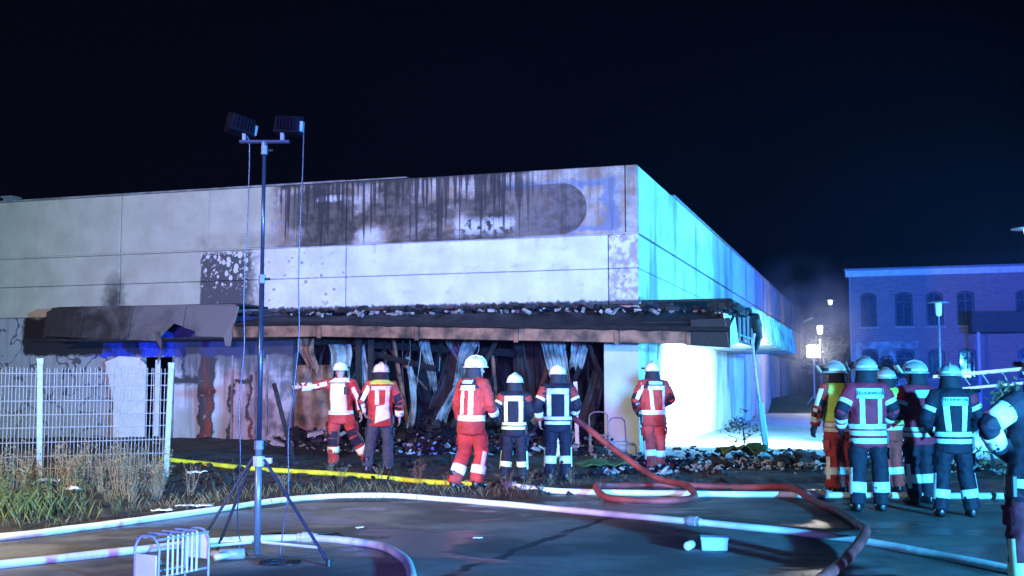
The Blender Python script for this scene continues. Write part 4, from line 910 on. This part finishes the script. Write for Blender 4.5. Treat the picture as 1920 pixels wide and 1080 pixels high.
def person(label, x, y, rot, s=1., jacket='red', trousers='red', helmet='helmet', yaw=0, pitch=0, lean=(0, .02), arms=None, legs=None, glove=None,
           back=(), front=(), rings=(), sleeves=(), shin='tape', shinz=(.26, .36), sidestrip=True, yoke=None, vest=None, collar=None, elbow=None, knee=None, text=None, face=False, visor=False, seed=0, z0=None):
    root = empty('person', (x, y, (max(gz(x, y), 0) if z0 is None else z0)), R(rot), label, 'person', 'firefighters at the burnt store'); root.scale = (s, s, s)
    lx, ly = lean
    def ln(p):
        p = Vector(p); k = max(0, p.z-.9); return p + Vector((lx*k/.6, ly*k/.6, 0))
    arms = arms or {}; legs = legs or {}
    A = {}
    for sd in (1, -1):
        e, w = arms.get(sd, ((sd*.29, -.03, 1.16), (sd*.29, .08, .92)))
        A[sd] = (ln((sd*.185, -.005, 1.425)), ln(e), ln(w))
    K = {}
    for sd in (1, -1):
        k, a = legs.get(sd, ((sd*.115, .02, .50), (sd*.125, -.02, .10))); K[sd] = (Vector((sd*.098, 0, .90)), Vector(k), Vector(a))
    hc = ln((0, .025, 1.615)); HM = Matrix.Translation(hc) @ Matrix.Rotation(R(yaw), 4, 'Z') @ Matrix.Rotation(R(pitch), 4, 'X')
    # body: one continuous skin
    b = MB()
    hd = MB(); hr = [(-.118, .022, .026, .052), (-.105, .042, .048, .044), (-.075, .056, .068, .028), (-.03, .067, .086, .010), (.02, .073, .095, 0), (.065, .072, .094, -.004), (.10, .055, .072, -.006), (.12, .022, .03, -.006)]
    hd.rings([[Vector((rx*math.cos(2*math.pi*k/14), yo+ry*math.sin(2*math.pi*k/14), z)) for k in range(14)] for z, rx, ry, yo in hr])
    hd.tube([(0, .085, .015), (0, .105, -.02), (0, .112, -.035), (0, .09, -.045)], [.010, .013, .016, .010], 6)
    hd.ell((0, .082, -.072), (.028, .014, .012)); hd.ell((0, .088, .02), (.055, .012, .012))
    for sd in (1, -1): hd.ell((sd*.073, -.005, -.01), (.012, .022, .034))
    b.add([HM @ p for p in hd.v], hd.f)
    b.tube([ln((0, -.005, 1.42)), ln((0, .0, 1.5)), hc+Vector((0, -.01, -.06))], [.062, .056, .055], 10)
    b.rings([[ln((r*.86*math.cos(2*math.pi*k/12), yo+q*.84*math.sin(2*math.pi*k/12), z)) for k in range(12)] for z, r, q, yo in SECT[1:9]])
    for sd in (1, -1):
        S, E, Wr = A[sd]; b.tube([S, lerp(S, E, .5), E, lerp(E, Wr, .4), Wr], [.058, .05, .042, .042, .03], 8)
        H, Kn, An = K[sd]; b.tube([H, lerp(H, Kn, .5), Kn, lerp(Kn, An, .35), An], [.085, .075, .058, .055, .04], 8)
        b.ell(An+Vector((0, .06, -.05)), (.042, .11, .035))
        if not glove: hand(b, Wr+(Wr-E).normalized()*.03, Wr-E, Vector((-sd, .15, 0)), sd, .55)
    fuse(b, 'body', 'skin', root, .0105, 1)
    # trousers
    t = MB()
    t.rings([[Vector((r*math.cos(2*math.pi*k/14), q*math.sin(2*math.pi*k/14), z)) for k in range(14)] for z, r, q in ((.80, .17, .12), (.86, .185, .138), (.95, .185, .138), (1.02, .175, .13))])
    for sd in (1, -1):
        H, Kn, An = K[sd]; dn = (An-Kn).normalized(); t.tube([H, lerp(H, Kn, .35), lerp(H, Kn, .75), Kn, lerp(Kn, An, .4), lerp(Kn, An, .8), An+dn*.015], [.108, .108, .096, .092, .09, .088, .09], 12)
    tr = fuse(t, 'trousers', trousers, root, .018, 3, .013, seed, 6.)
    # jacket
    j = MB(); NR = 16
    j.rings([[ln((r*math.cos(2*math.pi*k/NR), yo+q*math.sin(2*math.pi*k/NR), z)) for k in range(NR)] for z, r, q, yo in SECT])
    for sd in (1, -1):
        S, E, Wr = A[sd]; j.tube([S-Vector((sd*.06, 0, 0)), S, lerp(S, E, .35), lerp(S, E, .75), E, lerp(E, Wr, .35), lerp(E, Wr, .8), Wr], [.075, .086, .084, .076, .074, .072, .066, .064], 12)
    jk = fuse(j, 'jacket', jacket, root, .018, 2, .012, seed+5, 7.)
    bv = bvh_of(jk)
    def patch(name, side, quad, mat, par=jk, nx=8, nz=10, off=.007):
        (xa, za), (xb, zb), (xc, zc), (xd, zd) = quad      # lower-left, lower-right, upper-right, upper-left
        rows = []
        for i in range(nz+1):
            v = i/nz; row = []
            for k in range(nx+1):
                u = k/nx; px = (xa*(1-u)+xb*u)*(1-v)+(xd*(1-u)+xc*u)*v; pz = (za*(1-u)+zb*u)*(1-v)+(zd*(1-u)+zc*u)*v
                o_ = ln((px, 0, pz)); h = bv.ray_cast(Vector((o_.x, o_.y-side*.5, o_.z)), Vector((0, side, 0)), .6)[0]
                rx_, ry_, yo_ = sect(pz); yy = -side*ry_*math.sqrt(max(0, 1-min(1, abs(px)/max(rx_, .01))**2))+o_.y
                row.append(Vector((o_.x, (h.y if h and abs(h.y-yy) < .07 else yy)-side*off, o_.z)))
            rows.append(row)
        m_ = MB(); m_.grid(rows); ob = m_.build(name, mat, par, smooth=True); q = ob.modifiers.new('t', 'SOLIDIFY'); q.thickness = .004; return ob
    def ring(z, h, mat, off=.010, name='reflective_band', par=jk, nseg=2):
        rg = []
        for i in range(nseg+1):
            zz = z-h/2+h*i/nseg; r, q, yo = sect(zz); row = []
            for k in range(30):
                th = 2*math.pi*k/30; c = ln((0, yo, zz)); d = Vector((r*math.cos(th), q*math.sin(th), 0)); p = c+d; dd = d.normalized()
                hh = bv.ray_cast(p+dd*.045, -dd, .09)[0]; row.append((hh if hh else p)+dd*off)
            rg.append(row)
        m_ = MB(); m_.rings(rg, cap=False); return m_.build(name, mat, par, smooth=True)
    def limb_ring(a, c, t0, t1, ra, rb, mat, par, name='reflective_band', off=.007):
        pts = [lerp(a, c, t0+(t1-t0)*i/3) for i in range(4)]; m_ = MB(); m_.tube(pts, [ra+(rb-ra)*(t0+(t1-t0)*i/3)+off for i in range(4)], 14, cap=True); return m_.build(name, mat, par, smooth=True)
    def limb_strip(a, c, t0, t1, ra, rb, n, ang, mat, par, off=.007, name='reflective_strip'):
        ax = (Vector(c)-Vector(a)).normalized(); n = Vector(n); n = (n-ax*n.dot(ax)).normalized(); s_ = ax.cross(n); rows = []
        for i in range(9):
            t_ = t0+(t1-t0)*i/8; r_ = ra+(rb-ra)*t_+off; c_ = lerp(a, c, t_); rows.append([c_+(n*math.cos(ang*(k/2-1))+s_*math.sin(ang*(k/2-1)))*r_ for k in range(5)])
        m_ = MB(); m_.grid(rows); return m_.build(name, mat, par, smooth=True)
    for q in back: patch('reflective_patch' if len(q) < 3 else q[2], 1, q[0], q[1])
    for q in front: patch('reflective_patch' if len(q) < 3 else q[2], -1, q[0], q[1])
    for z, h, m_ in rings: ring(z, h, m_)
    if yoke: patch('yoke', 1, ((-.20, 1.36), (.20, 1.36), (.12, 1.485), (-.12, 1.485)), yoke, off=.004); patch('yoke', -1, ((-.20, 1.37), (.20, 1.37), (.12, 1.47), (-.12, 1.47)), yoke, off=.004)
    if vest:
        rg = []
        for zz in (.98, 1.05, 1.15, 1.25, 1.35, 1.42, 1.47, 1.50):
            r, q, yo = sect(zz); rg.append([ln(((r+.016)*math.cos(2*math.pi*k/24), yo+(q+.018)*math.sin(2*math.pi*k/24), zz)) for k in range(24)])
        v_ = MB(); v_.rings(rg, cap=False); vo = v_.build('vest', vest, root, smooth=True)
    if collar: ring(1.475, .075, collar, .018, 'collar')
    for sd, seg, t0, t1, mt in sleeves:
        S, E, Wr = A[sd]
        if seg == 'u': limb_ring(S, E, t0, t1, .088, .074, mt, jk)
        elif seg == 'f': limb_ring(E, Wr, t0, t1, .074, .064, mt, jk)
        else:
            nn = Vector((0, -1, 0)) if seg == 'b' else Vector((0, 1, 0)) if seg == 'a' else Vector((sd, -.4, 0))
            limb_strip(S, E, t0, 1.0, .088, .074, nn, .42, mt, jk); limb_strip(E, Wr, 0, t1, .074, .064, nn, .42, mt, jk)
    if elbow:
        for sd in (1, -1):
            S, E, Wr = A[sd]; limb_ring(S, E, .62, 1.02, .088, .074, elbow, jk, 'elbow_patch', .004); limb_ring(E, Wr, -.02, .5, .074, .066, elbow, jk, 'elbow_patch', .004)
    for sd in (1, -1):
        H, Kn, An = K[sd]; L_ = Kn.z-An.z
        if shin:
            t0 = max(0, (Kn.z-shinz[1])/max(.05, L_)); t1 = min(.98, (Kn.z-shinz[0])/max(.05, L_)); limb_ring(Kn, An, t0, t1, .092, .089, shin, tr, off=.011)
        if sidestrip: limb_strip(Kn, An, .0, .75, .092, .089, (sd, -.35, 0), .3, shin or 'tape', tr, .011)
        limb_strip(H, Kn, .45, .78, .105, .098, (sd, -.1, 0), .55, trousers, tr, .022, 'thigh_pocket'); limb_strip(H, Kn, .45, .53, .105, .102, (sd, -.1, 0), .58, trousers, tr, .030, 'pocket_flap')
        if knee: limb_strip(H, Kn, .72, 1.0, .1, .092, (0, 1, 0), 1.0, knee, tr, .010, 'knee_patch'); limb_strip(Kn, An, 0, .3, .092, .09, (0, 1, 0), 1.0, knee, tr, .010, 'knee_patch')
        bt_ = MB(); bt_.tube([An+Vector((0, 0, .16)), An+Vector((0, .0, .02)), An+Vector((0, .01, -.06))], [.066, .062, .06], 10)
        bt_.tube([An+Vector((0, -.06, -.058)), An+Vector((0, .02, -.05)), An+Vector((0, .11, -.055)), An+Vector((0, .19, -.065))], [.045, .055, .05, .036], 10)
        fuse(bt_, 'boot', 'boot', root, .018, 2)
        if glove:
            S, E, Wr = A[sd]; g_ = MB(); hand(g_, Wr+(Wr-E).normalized()*.03, Wr-E, Vector((-sd, .15, 0)), sd, .6, 1.25); g_.tube([Wr-(Wr-E).normalized()*.03, Wr+(Wr-E).normalized()*.05], .042, 9); fuse(g_, 'glove', glove, root, .0105, 1)
    # helmet
    def hx(mb, name, mat, par=root, smooth=True): return mb.xf(HM).build(name, mat, par, smooth=smooth)
    NH = 24
    def hring(z, rx, ry, yo=-.005): return [Vector((rx*math.cos(2*math.pi*k/NH), yo+ry*math.sin(2*math.pi*k/NH), z)) for k in range(NH)]
    h = MB(); h.rings([hring(.030, .095, .115), hring(.022, .138, .172), hring(.034, .142, .178), hring(.048, .128, .155), hring(.085, .126, .150), hring(.120, .112, .134), hring(.150, .082, .102), hring(.168, .045, .06), hring(.175, .012, .018)], cap=True)
    hel = hx(h, 'helmet', helmet)
    c_ = MB(); c_.tube([(0, .145, .075), (0, .125, .128), (0, .08, .170), (0, .0, .190), (0, -.08, .172), (0, -.13, .125), (0, -.155, .075)], .012, 6); hx(c_, 'helmet_crest', helmet, hel)
    bd_ = MB(); bd_.rings([hring(.056, .1305, .157), hring(.078, .1295, .155)], cap=False); hx(bd_, 'helmet_band', 'tape', hel)
    cu = MB(); rows = []
    for i in range(5):
        zz = .03-.038*i; rows.append([Vector(((.104+.006*i)*math.cos(a_), -.005+(.128+.004*i)*math.sin(a_), zz)) for a_ in [R(165+k*(210)/14) for k in range(15)]])
    cu.grid(rows); cu_o = hx(cu, 'neck_guard', 'curtain', hel); q = cu_o.modifiers.new('t', 'SOLIDIFY'); q.thickness = .006
    st = MB(); st.tube(catmull([(-.085, .03, .03), (-.07, .05, -.07), (0, .075, -.125), (.07, .05, -.07), (.085, .03, .03)], 4), .006, 5); hx(st, 'chin_strap', 'black', hel)
    hx(MB().tube([(-.135, .02, .07), (-.15, .09, .075)], .018, 8), 'helmet_lamp', 'black', hel)
    ring(.775, .03, jacket, .012, 'hem')
    hx_r = MB(); hx_r.box((-.13*(1 if seed % 2 else -1), .15, 1.30), (.06, .035, .13)); hx_r.tube([(-.13*(1 if seed % 2 else -1), .155, 1.36), (-.13*(1 if seed % 2 else -1), .155, 1.47)], .006, 5); hx_r.v = [ln(p) for p in hx_r.v]; hx_r.build('radio', 'black', jk)
    bl_ = MB(); bl_.box((.205*(1 if seed % 3 else -1), -.03, .86), (.04, .09, .15)); bl_.build('belt_pouch', 'black', jk, bevel=.008)
    if visor:
        v_ = MB(); v_.grid([[Vector((.15*math.sin(a_), .165*math.cos(a_)+.035+.03*i, .03+.05*i)) for a_ in [R(-62+k*124/10) for k in range(11)]] for i in range(3)]); vo_ = hx(v_, 'visor', 'visor', hel); q = vo_.modifiers.new('t', 'SOLIDIFY'); q.thickness = .004
    if face:
        for sd in (1, -1): hx(MB().ell((sd*.031, .083, .0), (.012, .008, .007), 8, 5), 'eye', 'ink')
        hx(MB().ell((0, .094, -.073), (.022, .004, .004), 8, 5), 'mouth', 'red_dark')
    if text:
        tx, tz, size = text[1:]; c = bpy.data.curves.new('lettering', 'FONT'); c.body = text[0]; c.size = size; c.align_x = 'CENTER'; c.align_y = 'CENTER'; c.extrude = .001
        to = bpy.data.objects.new('tmp', c); COL.objects.link(to); dg = bpy.context.evaluated_depsgraph_get(); me = bpy.data.meshes.new_from_object(to.evaluated_get(dg)); bpy.data.objects.remove(to)
        for v in me.vertices:
            p = ln((v.co.x, 0, tz+v.co.y)); hh = bv.ray_cast(Vector((p.x, p.y-.5, p.z)), Vector((0, 1, 0)), .6)[0]
            v.co = Vector((p.x, (hh.y if hh else p.y-.15)-.0155, p.z))
        me.materials.clear(); me.materials.append(M['ink']); link_mesh('lettering', me, jk)
    return root, A, jk

def rect(x0, x1, z0, z1): return ((x0, z0), (x1, z0), (x1, z1), (x0, z1))
SQ = lambda m, w=.125, top=1.40, bot=1.02: [(rect(-w-.035, w+.035, top-.09, top), m), (rect(-w-.035, -w+.035, bot, top-.09), m), (rect(w-.035, w+.035, bot, top-.09), m)]
# A points left, facing the camera
person('helmeted man in red suit and white bib facing us with one arm stretched out', -3.12, 20.55, 172, 1.08, yaw=12, lean=(0, .03), face=True, seed=1,
       arms={1: ((.40, .10, 1.37), (.60, .27, 1.36)), -1: ((-.31, -.02, 1.16), (-.36, .06, .94))}, legs={1: ((.12, .03, .5), (.12, 0, .10)), -1: ((-.25, .06, .53), (-.46, -.06, .14))},
       front=[(((-.15, .92), (.17, .92), (.15, 1.42), (-.12, 1.42)), 'whitecloth', 'bib')], back=SQ('tape'), rings=[(.93, .07, 'tape')], collar='whitecloth', yoke=None,
       sleeves=[(1, 'a', .3, .9, 'tape'), (-1, 'a', .25, .9, 'tape'), (1, 'f', .35, 1.0, 'tape')], knee='navy', sidestrip=True, shin='ytape')
# B back, white lower back, slate trousers
person('man in red jacket with yellow collar and slate grey trousers, seen from behind', -2.28, 19.55, 8, 1.05, trousers='slate', yaw=18, seed=2, shin=None, sidestrip=False, glove=None,
       arms={1: ((.30, -.02, 1.16), (.31, .06, .91)), -1: ((-.31, -.02, 1.17), (-.27, .16, 1.0))}, legs={1: ((.12, .03, .5), (.13, .06, .10)), -1: ((-.15, .0, .5), (-.22, -.16, .10))},
       back=[(((-.10, .80), (.15, .88), (.14, 1.12), (-.08, 1.08)), 'whitecloth', 'white_back_panel'), (rect(-.10, -.03, 1.10, 1.40), 'tape'), (((.06, 1.0), (.13, .95), (.15, 1.40), (.08, 1.40)), 'tape'), (rect(-.16, .17, 1.34, 1.41), 'tape')],
       collar='vest', elbow='navy', sleeves=[(-1, 'b', .1, .9, 'tape'), (1, 'f', .6, .98, 'tape')])
# C walking right, red suit
person('man in red suit with dark yoke walking, head turned aside, near the yellow hose', -.58, 15.95, -42, 1.05, yaw=-30, lean=(0, .06), seed=3, glove='glove', yoke='navy',
       arms={-1: ((-.28, .0, 1.16), (-.30, .10, .93)), 1: ((.27, .05, 1.17), (.22, .22, 1.0))}, legs={1: ((.10, .10, .51), (.10, .0, .12)), -1: ((-.10, -.02, .5), (-.12, -.2, .11))},
       back=[(((-.09, .95), (-.02, .95), (-.02, 1.38), (-.09, 1.38)), 'tape'), (((.06, .95), (.13, .95), (.13, 1.38), (.06, 1.38)), 'tape'), (rect(-.15, .15, 1.33, 1.40), 'tape'), (rect(-.10, .10, 1.42, 1.475), 'patch', 'name_patch')],
       rings=[(.96, .075, 'tape')], sleeves=[(-1, 'o', .1, .85, 'tape'), (1, 'f', .6, .95, 'tape')], elbow=None, shinz=(.22, .33))
# D and E navy with white squares
person('man in navy jacket with orange-red sleeves and empty hands, back to us', .04, 17.95, -10, .95, jacket='navy', trousers='navy', yaw=-15, seed=4, glove='glove',
       arms={-1: ((-.32, -.05, 1.18), (-.25, .1, .97)), 1: ((.27, .05, 1.17), (.18, .22, 1.02))}, legs={1: ((.12, .03, .5), (.13, .06, .10)), -1: ((-.12, -.02, .5), (-.16, -.06, .10))},
       back=SQ('tape', .13, 1.42, .98), rings=[(.955, .05, 'ytape'), (.885, .05, 'ytape')], sleeves=[(-1, 'u', .05, .42, 'red'), (-1, 'u', .44, .58, 'ytape'), (1, 'u', .05, .4, 'red')], shin='ytape', shinz=(.24, .33))
person('man in navy jacket with red upper sleeves gripping the red hose', .73, 17.95, -2, 1.02, jacket='navy', trousers='navy', yaw=-5, seed=5,
       arms={-1: ((-.31, -.03, 1.17), (-.29, .06, .93)), 1: ((.30, .0, 1.17), (.25, .18, 1.00))},
       back=SQ('tape', .14, 1.42, .98), rings=[(.955, .05, 'tape'), (.885, .05, 'ytape')], sleeves=[(-1, 'u', .05, .55, 'red'), (1, 'u', .05, .55, 'red'), (-1, 'u', .57, .72, 'tape'), (1, 'u', .57, .72, 'tape'), (-1, 'f', .5, .8, 'tape'), (1, 'f', .4, .75, 'tape'), (-1, 'f', .82, 1., 'red')], shin='ytape', shinz=(.25, .37))
# F red suit in front of bright wall
person('man in red suit with dark yoke standing before the floodlit wall, back to us', 2.47, 19.65, 6, 1.06, yaw=4, lean=(.0, .02), seed=6, glove='glove', yoke='navy', elbow='navy',
       arms={-1: ((-.30, -.03, 1.17), (-.24, .18, 1.0)), 1: ((.30, -.02, 1.18), (.20, .18, 1.08))}, legs={1: ((.12, .06, .5), (.12, .14, .12)), -1: ((-.08, .0, .5), (-.06, -.06, .10))},
       back=[(((-.07, 1.0), (-.01, 1.0), (-.05, 1.40), (-.11, 1.40)), 'tape'), (((.13, 1.0), (.18, 1.0), (.18, 1.40), (.13, 1.40)), 'tape'), (rect(-.12, .17, 1.335, 1.40), 'tape'), (rect(-.10, .13, 1.42, 1.475), 'patch', 'name_patch')],
       rings=[(.965, .075, 'tape')], sleeves=[(-1, 'b', .05, .1, 'tape')], shinz=(.25, .35))
# right-hand group
person('man in yellow vest over red suit with raised visor, looking left at group edge', 4.68, 16.2, 22, 1.05, helmet='helmet_silver', jacket='red', trousers='red', yaw=28, visor=True, face=True, seed=7, vest='vest', glove='glove', elbow='navy',
       arms={-1: ((-.32, -.02, 1.16), (-.34, .05, .93)), 1: ((.29, -.02, 1.17), (.26, .1, .95))}, legs={1: ((.12, .03, .5), (.13, .04, .10)), -1: ((-.12, -.02, .5), (-.14, -.04, .10))},
       back=[(rect(-.15, .15, 1.34, 1.44), 'patch', 'name_patch')], rings=[(.94, .055, 'tape'), (.87, .055, 'tape')], sleeves=[(-1, 'o', .15, .2, 'tape'), (-1, 'f', .5, .8, 'tape'), (1, 'f', .5, .8, 'tape')])
person('man in dark red jacket with lettered back patch and navy trousers, back to us', 4.42, 14.0, 2, 1.06, helmet='helmet_silver', jacket='red_dark', trousers='navy', yaw=18, visor=True, seed=8, glove='glove', elbow='navy',
       arms={-1: ((-.32, -.03, 1.16), (-.27, .15, .96)), 1: ((.31, -.02, 1.17), (.25, .15, .98))}, legs={1: ((.14, .03, .5), (.15, .02, .10)), -1: ((-.13, -.0, .5), (-.16, -.04, .10))},
       back=[(rect(-.165, .165, 1.31, 1.43), 'patch', 'name_patch'), (rect(-.13, -.075, 1.0, 1.31), 'tape'), (rect(.075, .13, 1.0, 1.31), 'tape')], rings=[(.985, .055, 'tape'), (.91, .055, 'tape'), (.82, .06, 'tape')], text=('FEUERWEHR', 0, 1.37, .058),
       sleeves=[(-1, 'u', .5, .68, 'tape'), (1, 'u', .5, .68, 'tape'), (-1, 'f', .3, .5, 'tape'), (-1, 'f', .6, .8, 'tape'), (1, 'f', .4, .6, 'tape')], shinz=(.22, .34))
person('man in red suit with yellow collar half hidden inside the group', 5.48, 16.35, 30, 1.0, helmet='helmet_silver', yaw=-20, seed=9, glove='glove', collar='vest', vest='vest',
       arms={-1: ((-.30, -.02, 1.16), (-.26, .12, .96)), 1: ((.30, -.02, 1.16), (.3, .1, .95))}, rings=[(.93, .055, 'tape')], sleeves=[(1, 'u', .55, .7, 'tape'), (1, 'f', .5, .7, 'tape')])
person('man in dark jacket looking left with hands clasped before him, between two others', 5.36, 14.85, 24, 1.04, helmet='helmet_silver', jacket='red_dark', trousers='navy', yaw=38, visor=True, face=True, seed=10, elbow='navy',
       arms={-1: ((-.30, .02, 1.14), (-.18, .24, 1.03)), 1: ((.30, .0, 1.15), (.22, .22, 1.0))}, back=[(rect(-.14, .15, 1.33, 1.43), 'patch', 'name_patch'), (rect(.0, .06, 1.0, 1.33), 'tape')], rings=[(.94, .05, 'tape'), (.87, .05, 'tape')],
       sleeves=[(-1, 'u', .5, .66, 'tape'), (1, 'u', .5, .66, 'tape'), (-1, 'f', .2, .4, 'tape'), (-1, 'f', .5, .7, 'tape'), (1, 'f', .4, .6, 'tape')], shinz=(.26, .37))
person('stocky man in navy suit with broad reflective square on his back', 5.26, 13.45, -4, 1.01, helmet='helmet_silver', jacket='navy', trousers='navy', yaw=-18, pitch=-4, seed=11, glove='glove',
       arms={-1: ((-.30, .02, 1.15), (-.22, .2, 1.02)), 1: ((.31, .0, 1.17), (.28, .18, 1.02))}, legs={1: ((.14, .03, .5), (.19, .0, .10)), -1: ((-.14, .0, .5), (-.18, -.03, .10))},
       back=[(rect(-.155, .155, 1.30, 1.40), 'patch', 'name_patch'), (((-.12, 1.0), (-.06, 1.0), (-.075, 1.30), (-.145, 1.30)), 'tape'), (((.06, 1.0), (.12, 1.0), (.145, 1.30), (.075, 1.30)), 'tape')], rings=[(.965, .055, 'tape'), (.885, .055, 'tape')], text=('FEUERWEHR', 0, 1.365, .052),
       sleeves=[(-1, 'u', .5, .68, 'tape'), (1, 'u', .5, .68, 'tape'), (1, 'u', .05, .4, 'red_dark')], shinz=(.22, .32))
# L at the frame edge, back to us, hand on the hip
person('man in dark suit standing apart nearest the hoses with one hand on his hip', 3.66, 7.9, 8, 1.02, helmet='helmet_silver', jacket='navy', trousers='maroon', yaw=-10, lean=(.09, .02), seed=12, glove='glove',
       arms={-1: ((-.43, -.06, 1.27), (-.23, .10, 1.10)), 1: ((.40, -.04, 1.24), (.25, .12, 1.08))},
       back=[(rect(-.165, .165, 1.35, 1.43), 'tape'), (rect(-.135, -.065, .98, 1.35), 'tape'), (rect(.065, .135, .98, 1.35), 'tape')], rings=[(.88, .06, 'ytape')],
       sleeves=[(-1, 'u', .40, .85, 'tape'), (-1, 'f', .25, .75, 'tape'), (1, 'u', .4, .7, 'tape'), (1, 'f', .3, .7, 'tape')], shin='ytape', shinz=(.24, .34))
